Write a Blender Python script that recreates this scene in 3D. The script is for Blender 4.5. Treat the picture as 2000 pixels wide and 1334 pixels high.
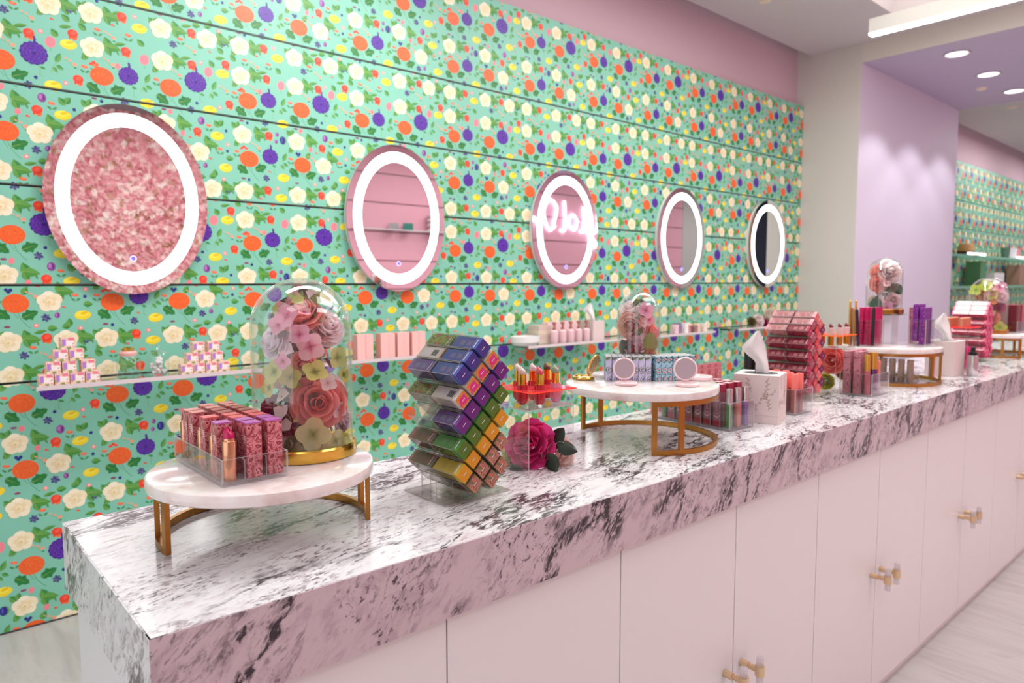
import bpy, math, random
from mathutils import Vector, Matrix
random.seed(7)
LP = (24, 38, 21, 36, 16, 24)   # lamp powers in watts
PI = math.pi
sc = bpy.context.scene
C = sc.collection
for o in list(bpy.data.objects): bpy.data.objects.remove(o)

# ------------------------------------------------------------------ camera
yaw, pitch, roll, FPX = math.radians(48.444), math.radians(4.725), math.radians(-0.128), 1374.0
fw = Vector((math.cos(yaw)*math.cos(pitch), math.sin(yaw)*math.cos(pitch), -math.sin(pitch)))
rt = Vector((math.sin(yaw), -math.cos(yaw), 0)); up = rt.cross(fw)
r2 = rt*math.cos(roll)+up*math.sin(roll); u2 = -rt*math.sin(roll)+up*math.cos(roll)
cd = bpy.data.cameras.new('camera'); cam = bpy.data.objects.new('camera', cd); C.objects.link(cam)
cam.matrix_world = Matrix(((r2.x,u2.x,-fw.x,0),(r2.y,u2.y,-fw.y,0),(r2.z,u2.z,-fw.z,1.351),(0,0,0,1)))
cd.sensor_width = 36; cd.sensor_fit = 'HORIZONTAL'; cd.lens = 36*FPX/2000
cd.clip_start = 0.02; cd.clip_end = 60
cd.dof.use_dof = True; cd.dof.focus_distance = 1.27; cd.dof.aperture_fstop = 5.4
sc.camera = cam
# ------------------------------------------------------------------ world, light, exposure
w = bpy.data.worlds.new('world'); sc.world = w; w.use_nodes = True
w.node_tree.nodes['Background'].inputs[0].default_value = (0.96, 0.97, 1.0, 1)
w.node_tree.nodes['Background'].inputs[1].default_value = 0.25
sc.view_settings.view_transform = 'Standard'; sc.view_settings.look = 'None'
sc.view_settings.exposure = 0.14; sc.view_settings.gamma = 1; sc.view_settings.use_curve_mapping = False
sc.cycles.transparent_max_bounces = 48
sc.cycles.max_bounces = 10
sc.cycles.diffuse_bounces = 4
sc.cycles.caustics_reflective = False; sc.cycles.caustics_refractive = False
sc.cycles.sample_clamp_indirect = 6
def area(name, loc, sx, sy, power, col=(1,1,1), rot=(0,0,0)):
    l = bpy.data.lights.new(name, 'AREA'); l.shape = 'RECTANGLE'; l.size = sx; l.size_y = sy
    l.energy = power; l.color = col
    o = bpy.data.objects.new(name, l); C.objects.link(o); o.location = loc; o.rotation_euler = rot
    return o
def spot(name, loc, power, size=70, blend=.5, col=(1,1,1), rot=(0,0,0)):
    l = bpy.data.lights.new(name, 'SPOT'); l.energy = power; l.color = col; l.spot_size = math.radians(size)
    l.spot_blend = blend; l.shadow_soft_size = .05
    o = bpy.data.objects.new(name, l); C.objects.link(o); o.location = loc; o.rotation_euler = rot
for i, x in enumerate((-0.6, 2.6, 5.2)):
    area('ceiling_panel_light', (x, 0.2 if i else -.3, 3.44), 2.2, 0.9, LP[0] if i else LP[0]*.5, (1, .99, .97))
for i, x in enumerate((1.0, 3.5)):
    area('wall_fill_light', (x, 1.75, 3.44), 2.2, 0.3, LP[1], (1, 1, .98))  # unseen area lamps, added to wash the floral wall brighter
area('shopfront_daylight', (-1.93, .6, 1.5), 2.6, 3.6, LP[5], (.93, .96, 1), (0, -PI/2, 0))
for x in (2.2, 6.4, 10.2, 13.5):
    area('aisle_fill_light', (x, -1.2, 3.27), 1.6, 0.9, LP[2], (1, .99, .97))  # out-of-view lamps added as front fill and to lift the opposite wall
for x in (12.0, 14.5):
    area('far_panel_light', (x, 2.2, 3.44), 1.5, 0.4, LP[3])
for x in (6.96, 7.86, 8.74):
    spot('downlight_beam', (x, 2.11, 3.28), 42, 104, .35, (.95,.95,1))
spot('wall_wash_spot', (2.1, 1.5, 3.42), 75, 62, 1, (1,1,.97), (math.radians(62), 0, math.radians(20)))

# ------------------------------------------------------------------ helpers
def srgb(r, g, b):
    def f(c):
        c /= 255.0
        return c/12.92 if c <= .04045 else ((c+.055)/1.055)**2.4
    return (f(r), f(g), f(b), 1)
MATS = {}
def mat(name, col, rough=.5, metal=0, emit=0, coat=0, spec=.5, sub=0):
    if name in MATS: return MATS[name]
    m = bpy.data.materials.new(name); m.use_nodes = True
    b = m.node_tree.nodes['Principled BSDF']
    b.inputs['Base Color'].default_value = srgb(*col); b.inputs['Roughness'].default_value = rough
    b.inputs['Metallic'].default_value = metal; b.inputs['Coat Weight'].default_value = coat
    b.inputs['Coat Roughness'].default_value = .08
    b.inputs['Specular IOR Level'].default_value = spec
    if emit:
        b.inputs['Emission Color'].default_value = srgb(*col); b.inputs['Emission Strength'].default_value = emit
    if sub:
        b.inputs['Subsurface Weight'].default_value = sub; b.inputs['Subsurface Radius'].default_value = (.02,.01,.01)
    MATS[name] = m
    return m
def N(m, t, **kw):
    n = m.node_tree.nodes.new(t)
    for k, v in kw.items():
        if k in n.inputs.keys(): n.inputs[k].default_value = v
        else: setattr(n, k, v)
    return n
def L(m, a, b): m.node_tree.links.new(a, b)
def ramp(m, fac, stops, interp='LINEAR'):
    r = N(m, 'ShaderNodeValToRGB'); r.color_ramp.interpolation = interp
    e = r.color_ramp.elements
    while len(e) < len(stops): e.new(.5)
    for i, (p, c) in enumerate(stops): e[i].position = p; e[i].color = c
    L(m, fac, r.inputs[0]); return r
def glass(name, tint, tw=.06, rough=0.0, edge=0.0, white=(1,1,1,1), gc=(1,1,1,1), ior=1.45):
    """thin clear sheet: see-through with a real fresnel reflection; edge adds a frosted cut-edge look"""
    m = bpy.data.materials.new(name); m.use_nodes = True
    nt = m.node_tree; nt.nodes.clear()
    out = N(m, 'ShaderNodeOutputMaterial'); t = N(m, 'ShaderNodeBsdfTransparent'); t.inputs[0].default_value = tint
    g = N(m, 'ShaderNodeBsdfGlossy'); g.inputs['Roughness'].default_value = rough; g.inputs[0].default_value = gc
    fr = N(m, 'ShaderNodeFresnel'); ge = N(m, 'ShaderNodeNewGeometry'); io = N(m, 'ShaderNodeMapRange'); L(m, ge.outputs['Backfacing'], io.inputs[0]); io.inputs[3].default_value = ior; io.inputs[4].default_value = 1/ior; L(m, io.outputs[0], fr.inputs[0])
    mx = N(m, 'ShaderNodeMixShader'); L(m, fr.outputs[0], mx.inputs[0]); L(m, t.outputs[0], mx.inputs[1]); L(m, g.outputs[0], mx.inputs[2])
    last = mx
    if edge:
        d = N(m, 'ShaderNodeBsdfDiffuse'); d.inputs[0].default_value = white
        tr = N(m, 'ShaderNodeBsdfTranslucent'); tr.inputs[0].default_value = white
        a = N(m, 'ShaderNodeMixShader'); a.inputs[0].default_value = .5
        L(m, d.outputs[0], a.inputs[1]); L(m, tr.outputs[0], a.inputs[2])
        b = N(m, 'ShaderNodeMixShader'); b.inputs[0].default_value = edge
        L(m, mx.outputs[0], b.inputs[1]); L(m, a.outputs[0], b.inputs[2]); last = b
    L(m, last.outputs[0], out.inputs[0]); MATS[name] = m
    return m
def patt(name, base, cols, scale=60, rough=.45, kind='noise', stretch=(1,1,1), coat=0):
    """printed pattern: base colour and a list of (threshold, colour) from a procedural texture in object space"""
    if name in MATS: return MATS[name]
    m = mat(name, base, rough, coat=coat)
    tc = N(m, 'ShaderNodeTexCoord'); mp = N(m, 'ShaderNodeMapping'); mp.inputs['Scale'].default_value = stretch
    L(m, tc.outputs['Object'], mp.inputs[0])
    if kind == 'voro':
        t = N(m, 'ShaderNodeTexVoronoi'); t.inputs['Scale'].default_value = scale
        L(m, mp.outputs[0], t.inputs['Vector'])
        s = N(m, 'ShaderNodeSeparateColor'); L(m, t.outputs['Color'], s.inputs[0]); fac = s.outputs[0]
    else:
        t = N(m, 'ShaderNodeTexNoise'); t.inputs['Scale'].default_value = scale; t.inputs['Detail'].default_value = 1.5
        L(m, mp.outputs[0], t.inputs['Vector']); fac = t.outputs[0]
    r = ramp(m, fac, [(0, srgb(*base))]+[(p, srgb(*c)) for p, c in cols], 'CONSTANT')
    L(m, r.outputs[0], m.node_tree.nodes['Principled BSDF'].inputs['Base Color'])
    return m

class MB:
    def __init__(s): s.v = []; s.f = []; s.m = []; s.c = []
    def add(s, vs, fs, m=0, col=None):
        n = len(s.v); s.v += [tuple(v) for v in vs]
        for f in fs: s.f.append(tuple(i+n for i in f)); s.m.append(m); s.c.append(col)
        return s
    def box(s, cx, cy, cz, sx, sy, sz, m=0, edge=None, M=None, fm=None):
        hx, hy, hz = sx/2, sy/2, sz/2
        vs = [Vector((cx+a*hx, cy+b*hy, cz+c*hz)) for a in (-1,1) for b in (-1,1) for c in (-1,1)]
        if M is not None: vs = [M @ v for v in vs]
        fs = [(0,1,3,2),(4,6,7,5),(0,4,5,1),(2,3,7,6),(0,2,6,4),(1,5,7,3)]   # -x +x -y +y -z +z
        ar = [sy*sz, sy*sz, sx*sz, sx*sz, sx*sy, sx*sy]; mxa = max(ar)
        for i, f in enumerate(fs):
            k = fm[i] if fm else (m if (edge is None or ar[i] >= mxa*.999) else edge)
            n = len(s.v)
            s.v += [tuple(vs[j]) for j in f]; s.f.append((n,n+1,n+2,n+3)); s.m.append(k); s.c.append(None)
        return s
    def bb(s, x0, x1, y0, y1, z0, z1, **k): return s.box((x0+x1)/2, (y0+y1)/2, (z0+z1)/2, x1-x0, y1-y0, z1-z0, **k)
    def lathe(s, prof, seg=24, m=0, c=(0,0,0), M=None, ms=None):
        n = len(s.v)
        for r, z in prof:
            for i in range(seg):
                a = 2*PI*i/seg; v = Vector((c[0]+r*math.cos(a), c[1]+r*math.sin(a), c[2]+z))
                if M is not None: v = M @ v
                s.v.append(tuple(v))
        for k in range(len(prof)-1):
            for i in range(seg):
                j = (i+1) % seg
                s.f.append((n+k*seg+i, n+k*seg+j, n+(k+1)*seg+j, n+(k+1)*seg+i)); s.m.append(ms[k] if ms else m); s.c.append(None)
        return s
    def grid(s, fn, nu, nv, m=0, closed=False):
        n = len(s.v)
        for j in range(nv+1):
            for i in range(nu+1): s.v.append(tuple(fn(i/nu, j/nv)))
        for j in range(nv):
            for i in range(nu):
                a = n+j*(nu+1)+i; s.f.append((a, a+1, a+nu+2, a+nu+1)); s.m.append(m); s.c.append(None)
        return s
    def prism(s, poly, z0, z1, m=0, mt=None, M=None):
        n = len(poly); A = [Vector((x, y, z0)) for x, y in poly]; B = [Vector((x, y, z1)) for x, y in poly]
        V = A+B
        if M is not None: V = [M @ v for v in V]
        fs = [tuple(range(n-1, -1, -1)), tuple(range(n, 2*n))]+[(i, (i+1) % n, n+(i+1) % n, n+i) for i in range(n)]
        b = len(s.v); s.v += [tuple(v) for v in V]
        for k, f in enumerate(fs):
            s.f.append(tuple(i+b for i in f)); s.m.append(mt if (mt is not None and k < 2) else m); s.c.append(None)
        return s
    def tube(s, pts, r, seg=8, m=0, caps=True):
        pts = [Vector(p) for p in pts]; n = len(s.v); k = len(pts); ref = None
        for i, p in enumerate(pts):
            t = (pts[min(i+1, k-1)]-pts[max(i-1, 0)]).normalized()
            if ref is None: ref = t.orthogonal().normalized()
            ref = (ref-t*ref.dot(t)).normalized(); b = t.cross(ref)
            rr = r[i] if isinstance(r, (list, tuple)) else r
            for q in range(seg):
                a = 2*PI*q/seg; s.v.append(tuple(p+ref*(rr*math.cos(a))+b*(rr*math.sin(a))))
        for i in range(k-1):
            for q in range(seg):
                j = (q+1) % seg; s.f.append((n+i*seg+q, n+i*seg+j, n+(i+1)*seg+j, n+(i+1)*seg+q)); s.m.append(m); s.c.append(None)
        if caps:
            s.f.append(tuple(n+q for q in range(seg-1, -1, -1))); s.m.append(m); s.c.append(None)
            s.f.append(tuple(n+(k-1)*seg+q for q in range(seg))); s.m.append(m); s.c.append(None)
        return s
    def bar(s, pts, w, h, m=0):
        """flat bar swept along a path lying in a horizontal plane; w across, h high, pts at its underside"""
        pts = [Vector(p) for p in pts]; n = len(s.v); k = len(pts)
        for i, p in enumerate(pts):
            t = (pts[min(i+1, k-1)]-pts[max(i-1, 0)]); t.z = 0; t.normalize(); b = Vector((-t.y, t.x, 0))*(w/2)
            for q in (p-b, p+b, p+b+Vector((0,0,h)), p-b+Vector((0,0,h))): s.v.append(tuple(q))
        for i in range(k-1):
            for q in range(4):
                j = (q+1) % 4; s.f.append((n+4*i+q, n+4*i+j, n+4*i+4+j, n+4*i+4+q)); s.m.append(m); s.c.append(None)
        s.f.append((n+3, n+2, n+1, n)); s.m.append(m); s.c.append(None)
        e = n+4*(k-1); s.f.append((e, e+1, e+2, e+3)); s.m.append(m); s.c.append(None)
        return s
    def mesh(s, name, mats, smooth=False):
        me = bpy.data.meshes.new(name); me.from_pydata(s.v, [], s.f)
        for m in mats: me.materials.append(m)
        me.polygons.foreach_set('material_index', s.m)
        if smooth is True: me.polygons.foreach_set('use_smooth', [True]*len(s.f))
        elif smooth: 
            me.polygons.foreach_set('use_smooth', [True]*len(s.f)); me.update(); me.set_sharp_from_angle(angle=math.radians(smooth))
        if any(c is not None for c in s.c):
            at = me.color_attributes.new('print', 'FLOAT_COLOR', 'CORNER'); buf = []
            for f, c in zip(s.f, s.c): buf += list(c or (1,1,1,1))*len(f)
            at.data.foreach_set('color', buf)
        me.update(); return me
def ob(name, me, parent=None, loc=None, rot=None):
    o = bpy.data.objects.new(name, me); C.objects.link(o)
    if parent is not None: o.parent = parent
    if loc is not None: o.location = loc
    if rot is not None: o.rotation_euler = rot
    return o
def obj(name, mb, mats, parent=None, loc=None, rot=None, smooth=False, bevel=0):
    if not isinstance(mats, (list, tuple)): mats = [mats]
    o = ob(name, mb.mesh(name, mats, smooth), parent, loc, rot)
    if bevel:
        b = o.modifiers.new('bevel', 'BEVEL'); b.width = bevel; b.segments = 2; b.limit_method = 'ANGLE'
    return o
def tag(o, label=None, cat=None, group=None, kind=None):
    if label: o['label'] = label
    if cat: o['category'] = cat
    if group: o['group'] = group
    if kind: o['kind'] = kind
    return o
def thing(name, label, cat, loc=(0,0,0), rotz=0, group=None):
    o = bpy.data.objects.new(name, None); C.objects.link(o); o.empty_display_size = .05
    o.location = loc; o.rotation_euler = (0,0,rotz)
    return tag(o, label, cat, group)
ORD = ['first','second','third','fourth','fifth','sixth','seventh','eighth','ninth','tenth','eleventh']
def ell(cx, cy, a, b, n=24, t0=0): return [(cx+a*math.cos(2*PI*i/n+t0), cy+b*math.sin(2*PI*i/n+t0)) for i in range(n)]

# ------------------------------------------------------------------ materials
M_white = mat('white_paint', (226,224,222), .5)
M_grey = mat('warm_grey_paint', (216,210,206), .6)
M_lilac = mat('lilac_paint', (220,210,226), .6)
M_pinkwall = mat('pink_paint', (216,184,196), .6)
M_ceil = mat('ceiling_paint', (214,206,211), .7)
M_door = mat('pale_pink_lacquer', (236,232,233), .35)
M_doorw = mat('white_lacquer', (226,226,232), .3)
M_gap = mat('dark_gap', (60,55,58), .8)
M_brass = mat('antique_gold', (182,130,66), .33, 1)
M_goldp = mat('polished_gold', (236,190,88), .16, 1)
M_rosegold = mat('rose_gold', (226,166,132), .18, 1)
M_brush = mat('brushed_brass', (226,200,164), .32, 1)
M_silver = mat('silver', (205,200,202), .28, 1)
M_mirror = mat('mirror_glass', (236,238,238), .01, 1)
M_led = mat('led_white', (255,255,255), .5, emit=2.2)
M_led2 = mat('led_lamp', (250,250,255), .5, emit=9)
M_black = mat('black_plastic', (14,13,15), .35)
M_wplastic = mat('white_plastic', (236,234,234), .35)
M_pplastic = mat('pale_pink_plastic', (238,208,212), .3, coat=.5)
M_paper = mat('white_paper', (238,232,232), .7, sub=.15)
M_glass = glass('clear_glass', (.97,.985,.98,1), ior=1.62)
M_gglass = glass('green_glass', (.80,.93,.87,1))
M_acr = glass('clear_acrylic', (.965,.96,.965,1))
M_acre = glass('acrylic_cut_edge', (.9,.88,.9,1), rough=.05, edge=.5, white=(.9,.86,.88,1))
M_tubea = glass('smoky_acrylic', (.93,.92,.91,1), rough=.12, gc=(.6,.6,.6,1))
M_tubee = glass('smoky_acrylic_edge', (.7,.66,.64,1), rough=.05, edge=.6, white=(.72,.67,.65,1))
def neon(name, col, k):
    m = glass(name, col, edge=.45, white=col); nt = m.node_tree
    return m
M_neonp = neon('neon_pink_acrylic', (1,.10,.16,1), 1)
M_neonpe = mat('neon_pink_edge', (255,62,40), .3, emit=.55)
M_neono = neon('neon_orange_acrylic', (1,.26,.03,1), 1)
M_neonoe = mat('neon_orange_edge', (255,88,14), .3, emit=.6)

# wallpaper print: colours come from the printed polygons
M_print = mat('wallpaper_print', (255,255,255), .42, spec=.45)
_a = N(M_print, 'ShaderNodeVertexColor'); _a.layer_name = 'print'
L(M_print, _a.outputs[0], M_print.node_tree.nodes['Principled BSDF'].inputs['Base Color'])

def marble(name, axis, ang, stretch, base, cloud, rough=.12, k=1.0, seed=0.0):
    """flecked laminate: axis/ang turn the grain, stretch draws it out; fleck, cloud and vein masks are print; side bases carry light and shade"""
    m = mat(name, (240,236,238), rough, spec=.5)
    bs = m.node_tree.nodes['Principled BSDF']
    tc = N(m, 'ShaderNodeTexCoord'); m1 = N(m, 'ShaderNodeMapping'); r = [0, 0, 0]; r[axis] = ang
    m1.inputs['Rotation'].default_value = r; m1.inputs['Location'].default_value = (seed, seed*.6, seed*.3); L(m, tc.outputs['Object'], m1.inputs[0])
    mp = N(m, 'ShaderNodeMapping'); mp.inputs['Scale'].default_value = stretch; L(m, m1.outputs[0], mp.inputs[0])
    wn = N(m, 'ShaderNodeTexNoise'); wn.inputs['Scale'].default_value = 9; wn.inputs['Detail'].default_value = 4; L(m, mp.outputs[0], wn.inputs['Vector'])
    ad = N(m, 'ShaderNodeMix', data_type='RGBA'); ad.blend_type = 'ADD'; ad.inputs[0].default_value = .07
    L(m, mp.outputs[0], ad.inputs[6]); L(m, wn.outputs['Color'], ad.inputs[7])
    def nz(scale, det, lo, hi, rg=.6, off=0, ridge=False):
        mo = N(m, 'ShaderNodeMapping'); mo.inputs['Location'].default_value = (off, off*.7, off*.4); L(m, ad.outputs[2], mo.inputs[0])
        n = N(m, 'ShaderNodeTexNoise'); n.inputs['Scale'].default_value = scale; n.inputs['Detail'].default_value = det; n.inputs['Roughness'].default_value = rg
        L(m, mo.outputs[0], n.inputs['Vector']); o = n.outputs[0]
        if ridge:
            q = N(m, 'ShaderNodeMath', operation='SUBTRACT'); L(m, o, q.inputs[0]); q.inputs[1].default_value = .5
            a = N(m, 'ShaderNodeMath', operation='ABSOLUTE'); L(m, q.outputs[0], a.inputs[0]); o = a.outputs[0]
        r = N(m, 'ShaderNodeMapRange'); L(m, o, r.inputs[0]); r.inputs[1].default_value = lo; r.inputs[2].default_value = hi; return r.outputs[0]
    def mul(a, b):
        x = N(m, 'ShaderNodeMath', operation='MULTIPLY'); L(m, a, x.inputs[0])
        if isinstance(b, float): x.inputs[1].default_value = b
        else: L(m, b, x.inputs[1])
        return x.outputs[0]
    def mx(fac, a, b):
        x = N(m, 'ShaderNodeMix', data_type='RGBA'); L(m, fac, x.inputs[0])
        if isinstance(a, tuple): x.inputs[6].default_value = a
        else: L(m, a, x.inputs[6])
        x.inputs[7].default_value = b; return x.outputs[2]
    c = mx(mul(nz(26, 7, .49, .62), .5*k), srgb(*base), srgb(*cloud))
    c = mx(mul(mul(nz(62, 7, .52, .60, .68, 3), nz(11, 3, .42, .56, .5, 5)), .68*k), c, srgb(140,126,132))
    c = mx(mul(mul(nz(78, 6, .54, .60, .7, 9), nz(8, 4, .45, .58, .5, 8)), .92*k), c, srgb(86,74,82))
    c = mx(mul(mul(nz(4.2, 7, .046, .014, .6, 13, True), nz(70, 4, .40, .50, .6, 2)), mul(nz(4.2, 3, .46, .53, .5, 21), .95*k)), c, srgb(56,44,54))
    L(m, c, bs.inputs['Base Color'])
    return m
M_top = marble('marble_laminate_top', 2, -.25, (.75, 2.1, 1), (230,228,231), (198,186,194), .14, 1.0)
M_side = marble('marble_laminate_edge_shaded', 1, .85, (.8, 1, 1.7), (208,188,195), (170,148,158), .25, 1.1, 4.0)  # front edge darker and pinker: overhead shade and pink bounce put in colour
M_endc = marble('marble_laminate_end_cool_lit', 0, -.6, (1, 1.6, .8), (226,226,232), (186,186,196), .25, 1.0, 7.0)  # end face bluish: cool light from the left put into its colour
def cake_marble():
    m = mat('pale_pink_marble', (238,226,224), .12, coat=.4); bs = m.node_tree.nodes['Principled BSDF']
    tc = N(m, 'ShaderNodeTexCoord'); n = N(m, 'ShaderNodeTexNoise'); n.inputs['Scale'].default_value = 14; n.inputs['Detail'].default_value = 6
    n.inputs['Distortion'].default_value = 1.2; L(m, tc.outputs['Object'], n.inputs['Vector'])
    r = ramp(m, n.outputs[0], [(.3, srgb(220,200,196)), (.5, srgb(240,230,228)), (.64, srgb(244,238,238)), (.75, srgb(218,206,206))])
    L(m, r.outputs[0], bs.inputs['Base Color']); return m
M_cake = cake_marble()
def floor_mat():
    m = mat('pale_wood_floor', (214,208,206), .35); bs = m.node_tree.nodes['Principled BSDF']
    tc = N(m, 'ShaderNodeTexCoord'); mp = N(m, 'ShaderNodeMapping'); mp.inputs['Scale'].default_value = (7, .9, 1)
    L(m, tc.outputs['Object'], mp.inputs[0])
    n = N(m, 'ShaderNodeTexNoise'); n.inputs['Scale'].default_value = 2.2; n.inputs['Detail'].default_value = 8; n.inputs['Distortion'].default_value = .6
    n.inputs['Roughness'].default_value = .62
    L(m, mp.outputs[0], n.inputs['Vector'])
    r = ramp(m, n.outputs[0], [(.3, srgb(176,169,167)), (.47, srgb(192,186,185)), (.6, srgb(199,194,193)), (.72, srgb(184,178,177))])
    L(m, r.outputs[0], bs.inputs['Base Color']); return m
M_floor = floor_mat()

# ------------------------------------------------------------------ floral print, one repeat (x, z in metres)
TX, TZ = .5889, .6457
TILE = {
'O':[(.367,2.185,1),(.697,2.185,.98),(.366,1.924,1),(.695,1.924,1)],
'P':[(.470,2.228,1.22),(.794,2.204,1),(.795,1.947,1)],
'C':[(.668,1.777),(.337,1.777),(.525,1.775),(.668,1.645),(.338,1.645),(.668,2.03),(.338,2.03),(.476,1.93)],
'Y':[(.843,1.758),(.857,1.854),(.586,1.639),(.527,2.118),(.554,2.009),(.587,1.873),(.861,2.105)],
'R':[(.457,1.651),(.460,1.785),(.470,2.015),(.602,1.680),(.779,1.787),(.788,1.652),(.791,2.040),(.613,2.154)],
'S':[(.306,1.947),(.311,2.210),(.413,1.752),(.519,2.050),(.564,1.954),(.637,2.211),(.639,1.953),(.673,2.223),(.688,1.719),(.799,1.722)],
'V':[(.670,2.230),(.672,1.973)],
'B':[(.383,1.724),(.448,2.108),(.461,1.867),(.595,1.776),(.773,1.845),(.774,2.100)],
'K':[(.427,1.837),(.494,1.669),(.569,2.135),(.576,1.821),(.600,1.977),(.826,1.801)],
'D':[(.361,2.086,1),(.409,2.003,1),(.756,2.236,1),(.526,1.636,1.8),(.857,1.636,1.8)],
'Z':[(.395,1.605),(.421,1.956),(.459,1.718),(.593,2.219),(.728,2.245),(.732,1.985),(.735,1.705)],
'L':[(.488,2.066,1.5),(.499,1.875,1),(.826,2.019,.8),(.831,2.053,.9)],
'F':[(.857,2.029)],
'N':[(.472,2.139),(.594,2.037),(.597,1.948),(.691,1.830),(.691,2.086),(.345,1.968),(.352,1.975),(.338,1.976)],
'G':[(.481,1.824,0),(.540,1.673,2.2),(.580,1.738,2.4),(.607,1.917,0),(.635,1.717,2.4),(.845,1.701,2.4),(.539,1.845,1.5),(.530,1.832,.3),(.572,2.068,.9),(.553,2.062,2.2),(.396,1.972,1.1)],
'T':[(.439,1.990),(.523,1.907),(.535,1.724),(.573,2.106),(.745,1.749),(.791,1.877)],
'W':[(.335,1.835),(.336,2.092),(.666,1.834),(.666,2.093)],
'JL':[(.323,1.883),(.333,2.133),(.664,1.874),(.665,2.133)],
'JR':[(.409,1.880),(.422,2.140),(.749,1.889),(.752,2.140)],
'CR':[(.408,2.043),(.517,1.970),(.730,1.780),(.741,2.041),(.400,1.785),(.395,1.655),(.728,1.660),(.585,1.785)],
'CL':[(.300,2.067),(.629,2.068),(.629,1.80),(.300,1.80)],
'CB':[(.311,1.989),(.642,1.989),(.642,1.742),(.642,1.605),(.311,1.605),(.500,1.742)],
'PS':[(.545,2.215),(.862,2.195),(.862,1.940)],
'TL':[(.432,1.676),(.440,1.812),(.578,1.705),(.766,1.801),(.768,1.679),(.771,2.069)],
}
def jit(c, k=8): return srgb(*[max(0, min(255, v+random.uniform(-k, k))) for v in c])
def leafp(cx, cy, l, w, a, c1, c2, lay, out, jag=0):
    ca, sa = math.cos(a), math.sin(a)
    def T(p): return (cx+p[0]*ca-p[1]*sa, cy+p[0]*sa+p[1]*ca)
    n = 6
    up_ = [(l*(i/n-.5), w*math.sin(PI*(i/n)**.85)*(1+jag*(.28 if i % 2 else -.18))) for i in range(n+1)]
    for sgn, c in ((1, c1), (-1, c2)):
        for i in range(n):
            a0, a1 = up_[i], up_[i+1]
            out.append((lay, c, [T((a0[0], 0)), T((a1[0], 0)), T((a1[0], sgn*a1[1])), T((a0[0], sgn*a0[1]))]))
    out.append((lay+1, srgb(168,190,84), [T((-l*.5, -w*.05)), T((l*.42, 0)), T((-l*.5, w*.05))]))
def motifs():
    out = []; G1, G2, G3 = (54,140,66), (96,162,76), (34,124,58)
    def E(cx, cy, a, b, c, lay, n=10, t=0): out.append((lay, c, [(cx+a*math.cos(q)*math.cos(t)-b*math.sin(q)*math.sin(t), cy+a*math.cos(q)*math.sin(t)+b*math.sin(q)*math.cos(t)) for q in [2*PI*i/n for i in range(n)]]))
    def stem(pts, w, c, lay=1):
        for (x0, y0), (x1, y1) in zip(pts, pts[1:]):
            d = math.hypot(x1-x0, y1-y0); nx, ny = -(y1-y0)/d*w, (x1-x0)/d*w
            out.append((lay, c, [(x0-nx, y0-ny), (x1-nx, y1-ny), (x1+nx, y1+ny), (x0+nx, y0+ny)]))
    for x, y, s in TILE['O']:
        stem([(x+.004, y-.034), (x+.014, y-.062), (x+.034, y-.088), (x+.044, y-.096)], .0009, srgb(70,150,90))
        stem([(x-.01, y-.034), (x+.006, y-.060)], .0007, srgb(70,150,90))
        E(x, y, .0435*s, .0365*s, srgb(242,100,42), 4, 26)
        for k in range(26):
            r = math.sqrt(random.random())*.9; t = random.uniform(0, 2*PI)
            E(x+.039*s*r*math.cos(t), y+.032*s*r*math.sin(t), .0028, .0013, jit((252,132,72) if k % 3 else (222,66,34), 10), 5, 5, random.uniform(0, 3))
    for x, y, s in TILE['P']:
        for dx, dz in ((.0, .036), (.001, .043), (-.001, .05)): E(x+dx+.004, y+dz*s, .006-.06*(dz-.036), .005, srgb(74,42,140), 3, 6)
        stem([(x+.014, y-.03), (x+.018, y-.06), (x+.016, y-.078), (x+.027, y-.082)], .0012, srgb(120,180,120))
        a0, b0 = .0375*s, .0345*s
        for k in range(14):
            t = 2*PI*k/14; E(x+a0*.86*math.cos(t), y+b0*.86*math.sin(t), .0085*s, .0065*s, jit((74,36,142)), 4, 7, t+1.57)
        E(x, y, a0*.88, b0*.88, srgb(70,34,138), 4, 18)
        for ring, nn in ((.78, 12), (.52, 9), (.27, 5)):
            for k in range(nn):
                t = 2*PI*k/nn+ring*5
                E(x+a0*ring*math.cos(t), y+b0*ring*math.sin(t), .0085*s*(.6+ring*.5), .0042*s, jit((98,48,172), 10), 5, 6, t+1.57+.3)
        E(x, y, .005*s, .004*s, srgb(60,26,128), 6, 6)
    for x, y in TILE['C']:
        for k, (ang, rr, sz) in enumerate(((95, .0205, .0240), (24, .0225, .0235), (-48, .0215, .0225), (-125, .022, .0235), (165, .0235, .0225))):
            t = math.radians(ang); px_, py_ = x+rr*math.cos(t), y+rr*.9*math.sin(t)
            E(px_, py_, sz*.95, sz*.98, srgb(*[(250,240,214), (246,231,196), (250,237,208), (246,232,200), (248,235,206)][k]), 5, 14, t)
            E(x+(rr-.011)*math.cos(t), y+(rr-.011)*.9*math.sin(t), sz*.62, sz*.30, srgb(240,221,176), 6, 10, t)
            E(x+(rr-.004)*math.cos(t+.5), y+(rr-.004)*.9*math.sin(t+.5), sz*.55, sz*.10, srgb(238,216,172), 6, 6, t)
        E(x+.001, y, .0115, .0105, srgb(248,232,196), 7, 10); E(x-.002, y-.004, .007, .0055, srgb(238,214,160), 8, 8); E(x-.001, y-.002, .003, .0025, srgb(222,188,116), 9, 6)
    for x, y in TILE['Y']:
        E(x, y, .0295, .0175, srgb(246,218,44), 5, 16, .08); E(x-.004, y+.006, .0235, .0125, srgb(250,230,76), 6, 14, .15)
        E(x+.005, y+.009, .014, .006, srgb(232,198,34), 7, 8, .3); E(x+.004, y-.019, .004, .005, srgb(214,180,50), 4, 5)
        stem([(x+.004, y-.02), (x+.016, y-.03)], .0007, srgb(120,190,140))
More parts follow.
